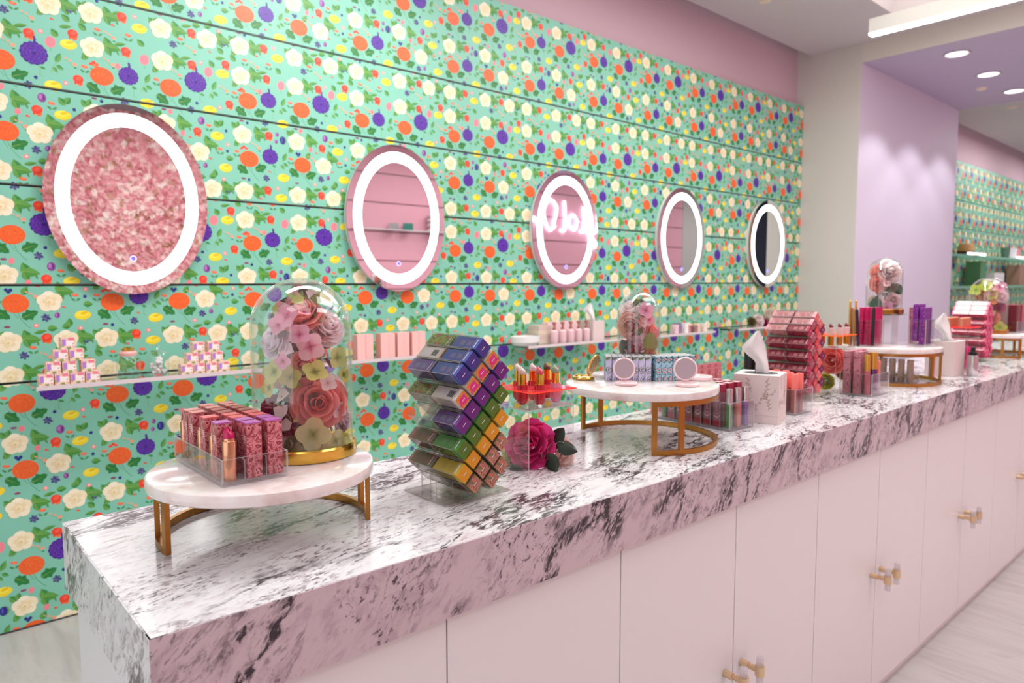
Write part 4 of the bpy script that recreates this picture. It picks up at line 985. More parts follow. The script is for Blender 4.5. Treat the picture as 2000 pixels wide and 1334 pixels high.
leaf(cl.p(.027, .062, .030), cl.dir(.1,.9,.25), .062, 'broad olive leaf at right in the dome on the middle stand', 2)
leaf(cl.p(-.030, .055, .03), cl.dir(-.3,.9,.1), .05, 'dark green leaf at left in the dome on the middle stand', 1); leaf(cl.p(.006, .165, .02), cl.dir(.1,.9,.2), .035, 'olive leaf near the top of the dome on the middle stand', 2)

# ------------------------------------------------------------------ lip gloss organizer right of the middle stand
def og(lab, x0, x1, y0, y1, h, a, b, rotz=0, zb=ZT): return organizer(lab, (x0+x1)/2, (y0+y1)/2, zb, x1-x0, y1-y0, h, a, b, rotz=rotz, th=.0018, group=None)
GX, GY, GR = 1.742, 1.133, -.06
organizer('clear acrylic organizer of plum cartons and lip gloss tubes beside the middle stand', GX, GY, ZT, .112, .252, .078, 3, 8, rotz=GR, th=.0018)
def glp(i, j, zz=.0065):
    v = Matrix.Rotation(GR, 3, 'Z') @ Vector((-.056+.112/3*(i+.5), -.126+.252/8*(j+.5), 0)); return (GX+v.x, GY+v.y, ZT+zz)
pm = mat('plum_carton', (150,88,104), .35); pmd = mat('plum_dark', (166,36,66), .35)
mb = MB().bb(-.0115, .0115, -.0115, .0115, 0, .118, fm=[0,0,0,0,1,1]).bb(-.0117, .0117, -.0117, .0117, .096, .1182, fm=[1,1,1,1,1,2])
mb.bb(-.0119, -.0117, -.0117, .0117, .0, .016, m=1)
for zz in (.030, .074):                                # smiling mouth emblem
    for k in range(7):
        a = -.008+.016*k/6; b = (a/.008)**2
        mb.bb(-.0120, -.0118, a-.0012, a+.0012, zz-.006+.006*b, zz-.001+.004*b, m=2)
    mb.bb(-.0120, -.0118, -.007, .007, zz+.006, zz+.0072, m=2)
for k in range(6): mb.bb(-.0120, -.0118, -.002+.0006*(k % 3), .003-.0008*(k % 2), .046+k*.0032, .0475+k*.0032, m=2)
gcart = mb.mesh('gloss_carton', [pm, pmd, mat('emblem_pink', (228,178,184), .5)])
gtube = {}
def gloss_tube(loc, cname, col, lab, cap=M_silver, capc=None, h=.105, rotz=0, r=.0092, lean=None):
    t = thing('lip_gloss', lab, 'lip gloss', loc, rotz); k = (cname, round(h, 3), r, cap.name)
    if k not in gtube:
        gtube[k] = (MB().lathe([(0, 0), (r, 0), (r, h*.60), (r*.8, h*.61), (0, h*.61)], 20).mesh('gloss_tube', [mat('gloss_'+cname, col, .15, coat=.8)], 40),
                    MB().lathe([(0, h*.6), (r*.97, h*.6), (r*.97, h-.001), (r*.9, h), (0, h)], 20).mesh('gloss_cap', [cap], 40))
    ob('gloss_tube', gtube[k][0], t); ob('gloss_cap', gtube[k][1], t)
    if lean: t.rotation_euler = lean
    return t
fr = [('green', (72,140,72)), ('orange', (206,98,80)), ('violet', (112,84,168))]
for i, (n_, c_) in enumerate(fr): gloss_tube(glp(i, 0), n_, c_, '%s lip gloss with silver cap in the front row beside the middle stand' % n_, h=.108)
gloss_tube(glp(0, 7), 'green', (72,140,72), 'green lip gloss at the far end of the gloss organizer', h=.108)
gloss_tube(glp(1, 7), 'orange', (206,98,80), 'orange lip gloss at the far end of the gloss organizer', h=.108)
for j in range(1, 7):
    for i in range(3):
        o = ob('gloss_carton', gcart, None, glp(i, j), (0, 0, GR)); tag(o, 'plum gloss carton with mouth emblem, %s row, %s column of the gloss organizer' % (rows[j], ['left', 'middle', 'right'][i]), 'carton', 'plum cartons in the gloss organizer')

# ------------------------------------------------------------------ tissue boxes
def tissue(lab, x, y, w_, d_, h, rotz, zb=ZT, vine=True, paper_h=.085):
    t = thing('tissue_box', lab, 'tissue box', (x, y, zb), rotz)
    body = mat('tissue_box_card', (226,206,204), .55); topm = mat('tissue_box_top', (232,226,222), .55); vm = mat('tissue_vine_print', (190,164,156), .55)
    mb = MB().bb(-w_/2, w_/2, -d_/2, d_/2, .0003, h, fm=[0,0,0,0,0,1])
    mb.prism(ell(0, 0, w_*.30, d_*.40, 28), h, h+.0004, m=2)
    if vine:
        rn = random.Random(5)
        for face in (0, 1):
            def Q(u, v): return (-w_/2-.0003, -(u*d_), v*h) if face == 0 else (u*w_, -d_/2-.0003, v*h)
            for (u0, v0, ang, ln, cur) in ((-.05,.20,1.3,.75,-.7), (.0,.35,2.3,.5,.9), (.1,.5,.6,.45,.8), (-.1,.65,2.4,.4,-.9), (.28,.28,1.2,.35,.8), (-.3,.25,1.9,.4,.6)):
                u, v, a = u0, v0, ang; prev = (u, v)
                for k in range(9):
                    a += cur*.16; u += math.cos(a)*ln/9; v += math.sin(a)*ln/9
                    if abs(u) > .46 or v > .96 or v < .2: break
                    nx_, nz_ = -math.sin(a)*.006, math.cos(a)*.006
                    mb.add([Q(prev[0]-nx_, prev[1]-nz_), Q(u-nx_, v-nz_), Q(u+nx_, v+nz_), Q(prev[0]+nx_, prev[1]+nz_)], [(0,1,2,3)], 3)
                    s = 1 if k % 2 else -1; la = a+s*.9; cx_, cz_ = u+math.cos(la)*.035, v+math.sin(la)*.035
                    if abs(cx_) < .46 and .2 < cz_ < .95:
                        mb.add([Q(cx_+.035*math.cos(q)*math.cos(la)-.014*math.sin(q)*math.sin(la), cz_+.035*math.cos(q)*math.sin(la)+.014*math.sin(q)*math.cos(la)) for q in [2*PI*i/8 for i in range(8)]], [tuple(range(8))], 3)
                    prev = (u, v)
            mb.add([Q(-.5, .165), Q(.5, .165), Q(.5, .17), Q(-.5, .17)], [(0,1,2,3)], 3)
    obj('tissue_carton', mb, [body, topm, mat('slot_shadow', (70,70,72), .8), vm], t)
    def edge(b, tab):
        for (b0, v0), (b1, v1) in zip(tab, tab[1:]):
            if b <= b1: return v0+(v1-v0)*(b-b0)/(b1-b0)
        return tab[-1][1]
    LT = [(0,-.10), (.28,-.12), (.42,-.30), (.60,-.46), (.78,-.30), (1,-.10)]; RT = [(0,.20), (.3,.15), (.6,.10), (.85,.02), (1,-.04)]
    def fn(a, b):
        l_, r_ = edge(b, LT), edge(b, RT); x = (l_+(r_-l_)*a)*paper_h
        return (x, paper_h*(.05*math.sin(a*7+b*2)+.09*b*(a-.5)), b*paper_h)
    va = math.atan2(y, x)-PI/2-rotz
    obj('tissue_paper', MB().grid(fn, 14, 16), M_paper, t, (0, 0, h-.002), smooth=50, rot=(0, 0, va))
    obj('tissue_paper', MB().grid(lambda a, b: tuple(Vector(fn(1-a, b))*.86+Vector((0, .008, 0))), 14, 16), M_paper, t, (.002, .004, h-.002), smooth=50, rot=(0, .18, va+.5))
    return t
tissue('pale pink tissue box with vine print in front of the red diamond rack', 1.898, 1.046, .120, .126, .139, .31, paper_h=.125)
tissue('second pale tissue box beside the spray bottle on the far counter', 3.43, 1.03, .105, .115, .150, -.1, vine=False, paper_h=.12)
# coral glosses right of tissue box
organizer('small clear organizer of coral lip glosses right of the pink tissue box', 2.085, 1.065, ZT, .10, .125, .078, 3, 4, rotz=-.05, th=.0018)
for j in range(4):
    for i in range(3):
        if (i, j) in ((2,0),(2,1)): continue
        gloss_tube((2.085-.05+.0333*(i+.5), 1.065-.0625+.03125*(j+.5), ZT+.0062), 'brick', (156,62,56), 'coral-capped lip gloss, %s row, %s slot, right of the pink tissue box' % (rows[j], ['left', 'middle', 'right'][i]), cap=mat('coral_cap', (240,124,116), .35), h=.118, r=.0105)
# coral stick and pink cartons behind the tissue box
t = thing('lip_balm', 'coral stick balm with orange tip behind the pink tissue box', 'lip balm', (1.745, 1.31, ZT))
obj('balm_tube', MB().lathe([(0, 0), (.011, 0), (.011, .125), (.0095, .127), (0, .127)], 20), mat('coral_tube', (236,126,122), .3), t, smooth=40); obj('balm_tip', MB().lathe([(.009, .127), (.009, .137), (.005, .144), (0, .145)], 16), mat('orange_tip', (252,124,72), .3), t, smooth=True)
pkc = patt('pink_lace_print', (214,128,136), [(.5,(186,96,108)),(.57,(226,150,156))], 100, .45)
me = box_mesh('balm_carton', .024, .024, .132, [pkc, mat('carton_dusk_top', (160,80,88))], [0,0,0,0,0,1])
for k in range(8):
    tag(ob('balm_carton', me, None, (1.80+.042*k, 1.315, ZT)), 'pink lace-print carton behind the tissue box, %s from the left' % ORD[k], 'carton', 'pink cartons behind the tissue box')
tag(obj('black_pouch', MB().lathe([(0, 0), (.02, 0), (.022, .01), (.022, .15), (.012, .19), (0, .195)], 20), M_black, loc=(2.347, 1.335, ZT), smooth=40), 'black bottle standing behind the tissue', 'bottle')
tag(obj('label_slip', MB().bb(-.03, .03, -.004, .004, 0, .0015), M_paper, loc=(2.30, 1.066, ZT), rot=(0, 0, -.5)), 'small white paper slip on the counter below the red diamond rack', 'paper slip')

# ------------------------------------------------------------------ second riser, flowers, pencil organizer
riser('clear acrylic riser with neon orange tray of lipsticks, right of the red diamond rack', 2.62, 1.18, .150, .14, .165, .207, 'b', -.03, .150, M_neonoe, M_neono, .0, .0)
ctube = MB().lathe([(0, -.034), (.010, -.034), (.0105, -.03), (.0105, .002), (0, .002)], 16).mesh('amber_base', [mat('amber_gold', (206,140,40), .2, .8)], 40)
csl = MB().lathe([(.0105, .002), (.0105, .030), (.008, .031), (0, .031)], 16).mesh('clear_sleeve', [mat('frosted_rose', (226,200,200), .25)], 40)
for k, (x, y) in enumerate(((2.572, 1.145), (2.61, 1.13), (2.668, 1.13), (2.585, 1.21), (2.635, 1.205))):
    t = thing('lipstick', 'open lipstick in amber tube, %s in the neon orange tray' % ['front left', 'front middle', 'front right', 'back left', 'back right'][k], 'lipstick', (x, y, ZT+.2065), 2.2, group='lipsticks in the neon orange tray')
    ob('amber_base', ctube, t); ob('clear_sleeve', csl, t); obj('lip_bullet', bullet(MB(), .0075, .030, .017, 0, 14), mat('lip_plum', (136,34,60), .3), t, smooth=True)
cl = Cluster(2.61, 1.178, ZT); K4 = 1/528.0
F4 = lambda kind, col, row, R, d, dr, mn_, c, lab, **k: flower(kind, cl.p((col-1614)*K4, max((770-row)*K4, R*K4*.78), d), cl.dir(*dr), R*K4, mn_, c, lab, **k)
F4('rose', 1624, 708, 25, .040, (-.15,.1,1), 'coral_petal', CORAL, 'coral rose under the neon orange riser')
F4('peony', 1614, 752, 15, .03, (-.2,-.1,1), 'lime_peony', (206,206,70), 'lime-green bloom at the foot of the neon orange riser')
F4('carnation', 1655, 708, 14, .03, (.2,.3,1), 'mustard_petal', (222,176,84), 'mustard bloom right of the coral rose'); F4('peony', 1648, 732, 15, .0, (.1,0,1), 'brown_petal', (178,150,104), 'brown dried bloom below the mustard bloom')
organizer('clear organizer of mauve pencils and cartons in front of the third marble stand', 2.625, 1.042, ZT, .150, .110, .080, 4, 3, rotz=-.0, th=.0018)
mvp = patt('mauve_lace_print', (196,122,136), [(.47,(160,110,104)),(.53,(210,140,152)),(.6,(140,72,88))], 90, .4)
me = box_mesh('pencil_carton', .024, .024, .150, [mvp, mat('mauve_top', (214,142,160))], [0,0,0,0,0,1])
for k, (x, y) in enumerate(((2.569,1.078),(2.607,1.078),(2.569,1.042),(2.607,1.042),(2.644,1.078),(2.681,1.078))):
    tag(ob('pencil_carton', me, None, (x, y, ZT+.0064), (0, 0, 0)), 'mauve lace-print carton before the third stand, %s of six' % ['back left', 'second at back', 'middle left', 'centre', 'third at back', 'back right'][k], 'carton', 'mauve cartons before the third stand')
gcap = mat('gold_ribbed_cap', (212,158,74), .3, .7)
gloss_tube((2.569, 1.010, ZT+.0064), 'rosewood', (178,84,96), 'slanting rosewood gloss with gold cap before the third stand', cap=gcap, h=.142, r=.010, lean=(.0, -.05, 0))
gloss_tube((2.607, 1.006, ZT+.0064), 'eggplant', (96,30,90), 'eggplant gloss with ribbed gold cap before the third stand', cap=gcap, h=.148, r=.0145)
gloss_tube((2.644, 1.006, ZT+.0064), 'lilac_clear', (206,176,196), 'pale gloss with coral cap at the right corner before the third stand', cap=mat('coral_cap', (240,124,116), .35), h=.115, r=.0095)

# ------------------------------------------------------------------ on and under the third stand
Z3 = 1.0975
def cont(lab, x, y, sx, sy, h, rotz=0):
    return organizer(lab, x, y, Z3, sx, sy, h, 1, 1, base=.005, rotz=rotz, th=.0018)
mgc = patt('magenta_dot_print', (206,8,92), [(.60,(140,6,60))], 130, .35); mg2 = patt('pink_dot_print', (220,74,120), [(.60,(140,20,70))], 130, .35)
cont('clear box of magenta pencil cartons on the third marble stand', 2.955, 1.165, .105, .075, .105)
me = box_mesh('pencil_carton', .0165, .0165, .148, [mgc, mat('magenta_top', (224,40,120))], [0,0,0,0,0,1]); mep = box_mesh('pencil_carton', .0165, .0165, .148, [mat('magenta_plain', (198,0,88), .35), mat('magenta_top', (224,40,120))], [0,0,0,0,0,1])
k = 0
for i in range(5):
    for j in range(3):
        k += 1
        tag(ob('pencil_carton', mep if j == 0 and i > 3 else me, None, (2.922+.018*i, 1.140+.019*j, Z3+.0055), (0, 0, .02)), 'magenta pencil carton on the third stand, %s row, %s slot' % (['front', 'middle', 'back'][j], ORD[i]), 'carton', 'magenta pencil cartons on the third stand')
pen = MB().lathe([(0, 0), (.0055, .0), (.0062, .02), (.0062, .14), (.0045, .150), (0, .152)], 12)
for k, (x, y, nm_, c, lean) in enumerate(((2.885,1.175,'dark plum',(58,22,52),(.0,-.16,0)), (2.895,1.195,'tan',(176,128,72),(.0,-.08,0)), (2.908,1.215,'brown',(150,92,50),(0,.0,0)), (2.905,1.128,'black',(26,24,30),(0,.0,0)))):
    tag(obj('lip_pencil', MB().lathe([(0, 0), (.0055, .0), (.0062, .02), (.0062, .14), (.0045, .150), (0, .152)], 12), mat('pencil_'+nm_.replace(' ', '_'), c, .35), loc=(x, y, Z3+.0055 if k == 3 else Z3+.001), rot=lean, smooth=50), '%s lip pencil standing beside magenta cartons on the third stand' % nm_, 'pencil')
for k, (x, y) in enumerate(((2.925,1.228), (2.965,1.222))):
    tag(obj('brush_handle', MB().lathe([(0, 0), (.004, 0), (.005, .1), (.0035, .18), (0, .182)], 10), M_goldp, loc=(x, y, Z3), smooth=50), 'thin gold brush standing behind the magenta cartons, %s one' % ['left', 'right'][k], 'brush')
cont('clear box of purple pencil cartons at the right of the third marble stand', 3.125, 1.026, .095, .060, .105)
ppl = patt('purple_dot_print', (112,26,132), [(.60,(156,80,170))], 150, .35)
me = box_mesh('pencil_carton', .020, .018, .148, [ppl, mat('purple_top', (166,70,180))], [0,0,0,0,0,1])
for i in range(4):
    for j in range(2):
        hh_ = random.uniform(0, .006)
        tag(ob('pencil_carton', me, None, (3.092+.0215*i, 1.013+.024*j, Z3+.0055+(.013 if j else hh_*0)), (0, 0, random.uniform(-.04,.04))), 'purple pencil carton on the third stand, %s row, %s slot' % (['front', 'back'][j], ORD[i]), 'carton', 'purple pencil cartons on the third stand')
tag(ob('pencil_carton', box_mesh('pencil_carton', .045, .02, .150, [mvp, mat('mauve_top', (214,142,160))], [0,0,0,0,0,1]), None, (3.205, 1.085, Z3)), 'mauve lace-print carton standing behind the purple cartons', 'carton')
t = thing('display_plinth', 'white plinth under the dome on the third marble stand', 'plinth', (3.155, 1.175, Z3))
obj('plinth_body', MB().bb(-.036, .036, -.036, .036, 0, .118), mat('white_acrylic', (226,220,236), .15, coat=.6), t); obj('plinth_top', MB().bb(-.062, .062, -.060, .060, .118, .122, edge=1), [M_wplastic, M_acre], t)
# the dome stands on the plinth top
Z3d = Z3+.1225
dome(3.15, 1.185, .070, Z3d, Z3d+.235, 'flower-filled glass dome raised on a white plinth on the third stand', gold=2)
cl = Cluster(3.15, 1.185, Z3d); K5 = 1/438.0
filler(3.15, 1.185, Z3d+.02, Z3d+.2, .045, 110, [(70,90,60), (226,150,160), (236,206,210), (120,70,70)], .03, 'mass of small silk petals filling the dome on the third stand', 3)
F5 = lambda kind, col, row, R, d, dr, mn_, c, lab, **k: flower(kind, cl.p((col-1737)*K5, (608-row)*K5, d, R*K5, .067), cl.dir(*dr), R*K5, mn_, c, lab+' in the dome on the third stand', **k)
F5('rose', 1746, 530, 20, .02, (.2,.4,1), 'white_petal', WH, 'white rose at top'); F5('rose', 1722, 528, 13, .01, (-.5,.6,.8), 'salmon_petal', SALM, 'salmon rose at top left')
F5('rose', 1726, 553, 15, .03, (-.2,0,1), 'coral_petal', CORAL, 'coral rose in the middle'); F5('rose', 1754, 582, 13, .02, (.3,.1,1), 'pale_pink_petal', PALE, 'pale rose at lower right')
F5('floret', 1742, 597, 13, .04, (.1,.4,1), 'pink_floret', HYP, 'pink bloom near the base'); F5('rose', 1715, 585, 11, .0, (-.8,.1,.6), 'white_petal', WH, 'white bud at left')
leaf(cl.p(-.03, .075, .045), cl.dir(-.1,-.8,.4), .075, 'large dark leaf low at left in the dome on the third stand', 1); leaf(cl.p(.03, .13, .04), cl.dir(.4,-.6,.4), .06, 'dark leaf at right in the dome on the third stand', 1)
# patterned tubes under the third stand
organizer('clear organizer of patterned tubes under the third marble stand', 3.03, 1.13, ZT, .08, .235, .05, 1, 7, base=.004, th=.0018)
ptb = patt('garland_print', (206,178,160), [(.48,(186,120,124)),(.53,(216,196,176)),(.6,(150,150,96)),(.66,(220,204,188))], 120, .35)
me = MB().lathe([(0, 0), (.0125, 0), (.0125, .088), (.011, .09), (0, .09)], 18).mesh('printed_tube', [ptb], 40)
for k in range(7): tag(ob('printed_tube', me, None, (3.03, 1.13-.1175+.235/7*(k+.5), ZT+.0045)), 'garland-print tube under the third stand, %s from the front' % ORD[k], 'tube', 'garland tubes under the third stand')
gloss_tube((3.245, 1.02, ZT), 'blush', (222,160,168), 'blush gloss with orange cap between third stand and far tissue box', cap=mat('orange_cap', (222,138,50), .35), h=.135, r=.013)
# spray bottle
t = thing('spray_bottle', 'silver spray bottle with black pump near the front of the far counter', 'spray bottle', (3.47, .935, ZT))
obj('bottle_body', MB().lathe([(0, 0), (.020, 0), (.021, .002), (.021, .082), (.019, .088), (.012, .092), (0, .092)], 28), M_silver, t, smooth=40)
obj('pump_collar', MB().lathe([(.016, .0885), (.016, .103), (.011, .105), (0, .105)], 22), M_black, t, smooth=40); obj('pump_head', MB().lathe([(.010, .105), (.0085, .124), (.006, .126), (0, .126)], 18), M_black, t, smooth=40)
obj('nozzle', MB().box(-.009, 0, .119, .006, .004, .004), M_black, t)
# third riser and things by the pink rack
riser('clear acrylic riser with neon coral tray before the pink diamond rack', 3.68, 1.06, .15, .14, .150, .196, 'c', -.05, .15, M_neonpe, M_neonp)
me = MB().lathe([(0, 0), (.011, 0), (.011, .04), (.009, .042), (0, .042)], 14).mesh('rose_gold_cap', [mat('peach_metal', (222,150,120), .3, .6)], 40)
for k in range(8): tag(ob('rose_gold_cap', me, None, (3.632+.032*(k % 4), 1.03+.05*(k//4), ZT+.1988)), 'peach-gold pot on the neon coral tray, %s row, %s place' % (['front', 'back'][k//4], ORD[k % 4]), 'pot', 'peach pots on the neon coral tray')
cl = Cluster(3.68, 1.07, ZT); flower('peony', cl.p(.02, .06, .0), cl.dir(0, .1, 1), .055, 'magenta_peony', (238,84,164), 'magenta peony under the neon coral riser')
dome(4.49, 1.15, .092, 1.0755, 1.378, 'large glass dome of green and pink blooms near the far end', gold=2)
cl = Cluster(4.49, 1.15, 1.076); K6 = 1/360.0
filler(4.49, 1.15, 1.10, 1.35, .07, 260, [(206,214,96), (226,150,170), (190,180,80), (236,190,200), (200,120,60)], .035, 'mass of small lime and pink silk petals filling the far dome', 4)
F6 = lambda kind, col, row, R, d, dr, mn_, c, lab, **k: flower(kind, cl.p((col-1931)*K6, (652-row)*K6, d, R*K6, .09), cl.dir(*dr), R*K6, mn_, c, lab+' in the far dome', **k)
for k, (c_, r_, R_, kd, mn_, cc, lb) in enumerate(((1910,568,12,'floret','lime_floret',(214,226,96),'lime bloom at upper left'), (1925,560,12,'floret','lime_floret',(214,226,96),'lime bloom at the top'), (1917,578,11,'carnation','orange_carnation',(226,124,30),'orange carnation'),
      (1936,575,12,'floret','yellow_floret',HYG,'yellow-green bloom in the middle'), (1948,562,12,'floret','pink_floret',HYP,'pink bloom at upper right'), (1955,580,12,'rose','pale_pink_petal',PALE,'pale rose at right'),
      (1950,600,12,'carnation','magenta_petal',(176,52,104),'magenta carnation at right'), (1940,620,12,'rose','salmon_petal',SALM,'salmon rose lower down'), (1952,640,12,'floret','lime_floret',(214,226,96),'lime bloom near the base'), (1925,645,14,'rose','coral_petal',CORAL,'coral rose near the base'))):
    F6(kd, c_, r_, R_, .035, ((c_-1931)*.02, .3, 1), mn_, cc, lb)
# red cartons on the farthest stand
organizer('clear organizer of tall red cartons on the farthest marble stand', 4.69, 1.09, 1.0755, .16, .10, .06, 4, 2, base=.005)
for i in range(4):
    for j in range(2):
        n_, c = [('maroon', (110,26,44)), ('brown', (150,74,64)), ('maroon', (110,26,44)), ('scarlet', (206,60,74))][(i+j) % 4] if i < 3 else ('rose', (214,84,110))
        tag(ob('tall_carton', box_mesh('tall_carton', .034, .036, .145, [mat('tall_'+n_, c, .4)], [0]*6), None, (4.63+.04*i, 1.065+.05*j, 1.081)), '%s tall carton on the farthest stand, %s row, %s place' % (n_, ['front', 'back'][j], ORD[i]), 'carton', 'tall cartons on the farthest stand')

# ------------------------------------------------------------------ things on the wall shelves
ZSH = .9745
sbf = patt('peach_bloom_print', (246,206,184), [(.48,(252,238,224)),(.56,(244,176,160)),(.66,(170,190,120))], 70, .5)
mb = MB().bb(-.0235, .0235, -.022, .022, 0, .044, m=0)
mb.bb(-.020, -.008, -.0224, -.022, .014, .038, m=1).bb(.000, .020, -.0224, -.022, .032, .043, m=2).bb(-.007, .018, -.0224, -.022, .012, .031, m=3).bb(-.004, .008, -.0226, -.022, .001, .009, m=4).bb(.014, .017, -.0226, -.022, .018, .022, m=5)
sbm = mb.mesh('soap_box', [sbf, mat('soap_lilac', (184,130,214), .5), mat('soap_pink', (240,128,150), .5), mat('soap_cream', (252,240,236), .5), mat('soap_green', (140,160,90), .5), mat('soap_dark', (120,60,60), .5)])
for nm_, x0_, z_rows in (('left', .424, (4, 3, 2, 1)), ('right', .918, (4, 3, 2))):
    for r_, n_ in enumerate(z_rows):
        for k in range(n_):
            x = x0_+.0505*(k+.5*r_)+(.012 if (nm_ == 'left' and r_ == 1 and k == 2) or (nm_ == 'right' and r_ == 2 and k == 1) else 0)
            tag(ob('soap_box', sbm, None, (x, 3.10+random.uniform(-.002,.002), ZSH+.0445*r_), (0, 0, random.uniform(-.03,.03))), 'floral soap box in the %s pyramid, %s row up, %s from left' % (nm_, ORD[r_], ORD[k]), 'soap box', 'soap boxes in the %s pyramid' % nm_)
t = thing('glass_jar', 'empty clear glass jar with pink and gold stopper on the left shelf', 'jar', (.716, 3.15, ZSH))
obj('jar_body', MB().lathe([(0, 0), (.042, 0), (.044, .004), (.044, .075), (.036, .085), (.036, .09)], 28), M_glass, t, smooth=40)
obj('stopper', MB().lathe([(0, .088), (.032, .088), (.034, .10), (.028, .108), (0, .109)], 22), mat('blush_stopper', (240,180,174), .3), t, smooth=40); obj('stopper_knob', MB().lathe([(.022, .109), (.024, .118), (.012, .124), (0, .126)], 18), M_goldp, t, smooth=40)
t = thing('glass_jar', 'clear glass jar full of white cotton on the left shelf', 'jar', (.822, 3.13, ZSH))
obj('jar_body', MB().lathe([(0, 0), (.038, 0), (.040, .004), (.040, .085), (.036, .088)], 28), M_glass, t, smooth=40); obj('jar_lid', MB().lathe([(.041, .088), (.038, .094), (.012, .102), (.006, .106), (.011, .114), (.007, .122), (0, .124)], 26), M_glass, t, smooth=40)
rn = random.Random(9); mb = MB()
for k in range(46):
    a = rn.uniform(0, 6.28); r = .027*math.sqrt(rn.random()); mb.lathe([(0, -.007), (.006, -.004), (.0075, 0), (.006, .004), (0, .007)], 7, 0, (r*math.cos(a), r*math.sin(a), .010+rn.uniform(0, .062)))
tag(obj('cotton_balls', mb, M_paper, loc=(.822, 3.13, ZSH+.001), smooth=True), 'white cotton filling the glass jar on the left shelf', 'cotton', kind='stuff')
pkm = mat('blush_carton', (250,196,192), .5); pks = mat('blush_carton_side', (240,168,164), .5)
for k, (a, b) in enumerate(((1.712,1.758),(1.764,1.806),(1.845,1.887),(1.892,1.934),(1.944,1.979),(1.984,2.020),(2.032,2.072),(2.078,2.120))):
    me = box_mesh('blush_carton', b-a, .05, .125, [pkm, pks], [1,1,0,0,0,0]); tag(ob('blush_carton', me, None, ((a+b)/2, 3.10+.008*(k % 2), ZSH)), 'plain blush carton on the left shelf, %s of eight from the left' % ORD[k], 'carton', 'plain blush cartons on the left shelf')
o = obj('white_dish', MB().lathe([(0, 0), (.08, 0), (.10, .02), (.10, .055), (.094, .055), (.086, .015), (0, .012)], 30), M_wplastic, loc=(2.90, 3.15, ZSH), smooth=40); o.scale = (1.0, .75, 1); tag(o, 'shallow white dish at the left of the middle shelf', 'dish')
for k in range(4): tag(obj('cream_box', MB().bb(-.055, .055, -.05, .05, 0, .028), mat('cream_carton_%d' % (k % 2), [(226,206,190), (214,190,180)][k % 2], .6), loc=(3.06, 3.19, ZSH+.0003+.0285*k)), 'flat beige box behind the white dish, %s of a stack of four' % ['lowest', 'second', 'third', 'top'][k], 'box', 'beige boxes on the middle shelf')
for k in range(5):
    x = 3.105+.074*k
    me = box_mesh('pump_carton', .052, .052, .132, [mat('pump_carton_pink', (244,208,212), .5), patt('rose_bud_print', (244,210,214), [(.56,(222,120,140)),(.62,(244,214,216))], 60, .5)], [1,1,0,0,0,0])
    t = thing('lotion_bottle', 'small pink lotion bottle with brown pump on the middle shelf, %s from left' % ORD[k], 'bottle', (x, 3.105, ZSH), group='pink lotion bottles on the middle shelf')
    obj('bottle_body', MB().lathe([(0, 0), (.021, 0), (.023, .004), (.023, .075), (.012, .086), (0, .086)], 20), mat('lotion_pink', (244,204,212), .35), t, smooth=40)
    obj('pump', MB().lathe([(.011, .086), (.012, .098), (.007, .10), (.006, .118), (.014, .122), (.012, .135), (0, .136)], 16), mat('pump_brown', (170,110,96), .4), t, smooth=40)
    if k < 4: tag(ob('pump_carton', me, None, (x+.012, 3.175, ZSH)), 'pink rosebud carton behind the lotion bottles, %s from left' % ORD[k], 'carton', 'rosebud cartons on the middle shelf')
tissue('white tissue box at right of the lotion bottles on the middle shelf', 3.50, 3.15, .11, .13, .13, 0, ZSH, vine=False, paper_h=.12)
rnd = random.Random(12)
for k in range(7):
    c = [(226,190,200), (130,96,150), (240,226,226), (196,130,130), (150,110,110), (236,200,180), (230,214,204)][k]
    tag(ob('small_carton', box_mesh('small_carton', .045, .045, rnd.uniform(.05, .09), [patt('mixed_print_%d' % k, c, [(.55, tuple(min(255, v+30) for v in c))], 60, .5)], [0]*6), None, (4.36+.062*k, 3.10+.02*(k % 2), ZSH)), 'small printed carton right of the middle dome on the shelf, %s from left' % ORD[k], 'carton', 'small printed cartons at the end of the middle shelf')
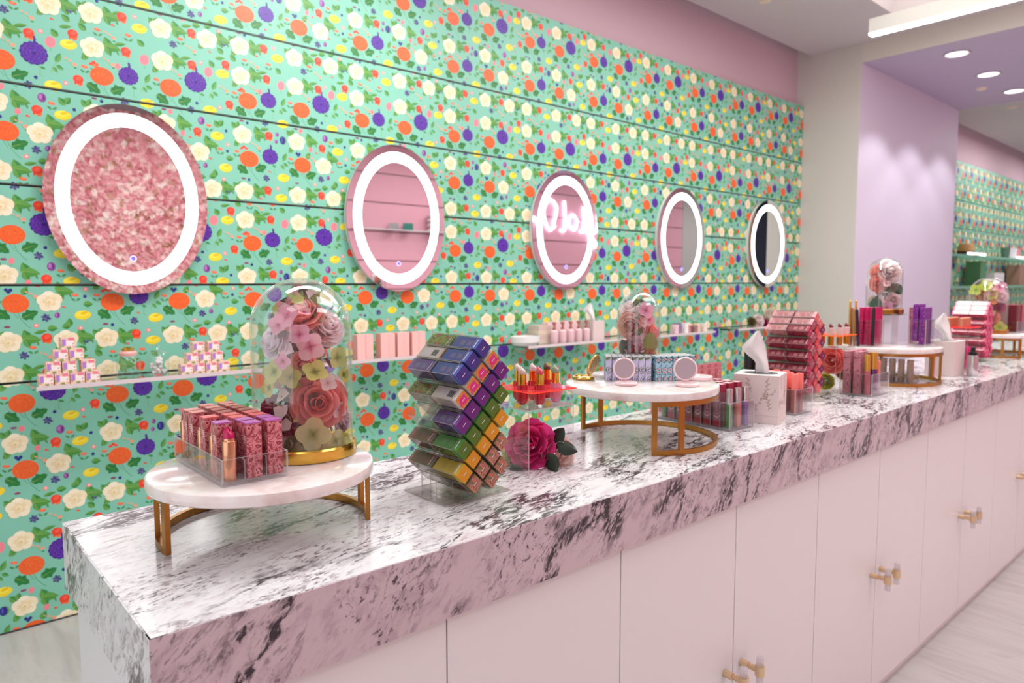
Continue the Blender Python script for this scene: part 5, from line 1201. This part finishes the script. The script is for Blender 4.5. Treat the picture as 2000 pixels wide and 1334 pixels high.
for k, (x, kd, mn_, c, R_, lb) in enumerate(((5.50,'carnation','moss_petal',(120,110,70),.05,'brown-green'), (5.62,'rose','white_petal',WH,.055,'creamy white'), (5.72,'rose','magenta_petal',(176,52,104),.035,'dark magenta'), (5.86,'peony','cream_peony',(244,232,222),.08,'large cream'), (6.05,'peony','cream_peony',(244,232,222),.06,'smaller cream'))):
    flower(kd, (x, 3.12, ZSH+R_*.95), (-.3, -1, .3), R_, mn_, c, '%s silk flower on the right-hand shelf' % lb)
# far section beyond the pier
for zz, lb in ((1.715, 'upper'), (1.30, 'lower')):
    t = thing('wall_shelf', 'green-edged glass shelf beyond the pier, %s one' % lb, 'shelf', (12.4, YW-.001, zz))
    obj('shelf_board', MB().bb(-3.0, 3.0, -.25, 0, -.012, 0), M_gglass, t); obj('rail', MB().bb(-3.0, 3.0, -.258, -.25, -.03, .004), mat('shelf_rail_green', (120,190,160), .3), t)
for k, x in enumerate((10.95, 13.35)): tag(obj('glowing_strip', MB().bb(-.38, .38, -.02, 0, 0, .035), mat('lit_strip', (255,255,255), .5, emit=1.5), loc=(x+.2, 3.03, 1.716)), 'glowing white strip on the upper far shelf, %s one' % ['left', 'right'][k], 'light strip')  # white bars drawn as glowing strips
t = thing('hat', 'tan straw hat with dark band on the upper far shelf', 'hat', (11.1, 3.14, 1.716)); obj('hat_crown', MB().lathe([(.17, .0), (.10, .02), (.10, .12), (.07, .16), (0, .165)], 20), mat('straw', (206,160,104), .7), t, smooth=40); obj('hat_band', MB().lathe([(.102, .02), (.104, .06)], 20), mat('dark_band', (60,40,30)), t)
for k, (x, c, lb) in enumerate(((13.0,(90,130,110),'green'), (13.2,(236,236,240),'white'), (13.4,(236,236,240),'second white'), (13.6,(230,150,160),'pink'))):
    tag(obj('cup', MB().lathe([(0, 0), (.05, 0), (.065, .17), (.06, .17), (.045, .01), (0, .01)], 16), mat('cup_%d' % k, c, .3), loc=(x, 3.14, 1.716), smooth=40), '%s cup on the upper far shelf' % lb, 'cup')
for k, (x, w_, h_, c, lb) in enumerate(((11.55,.26,.34,(84,140,96),'dark green'), (12.35,.5,.19,(228,226,226),'white'), (13.7,.5,.32,(168,128,110),'brown'), (10.2,.22,.20,(150,190,160),'pale green'))):
    tag(obj('gift_box', MB().bb(-w_/2, w_/2, -.09, .09, 0, h_), mat('gift_%d' % k, c, .5), loc=(x, 3.13, 1.301), bevel=.004), '%s box on the lower far shelf' % lb, 'box')
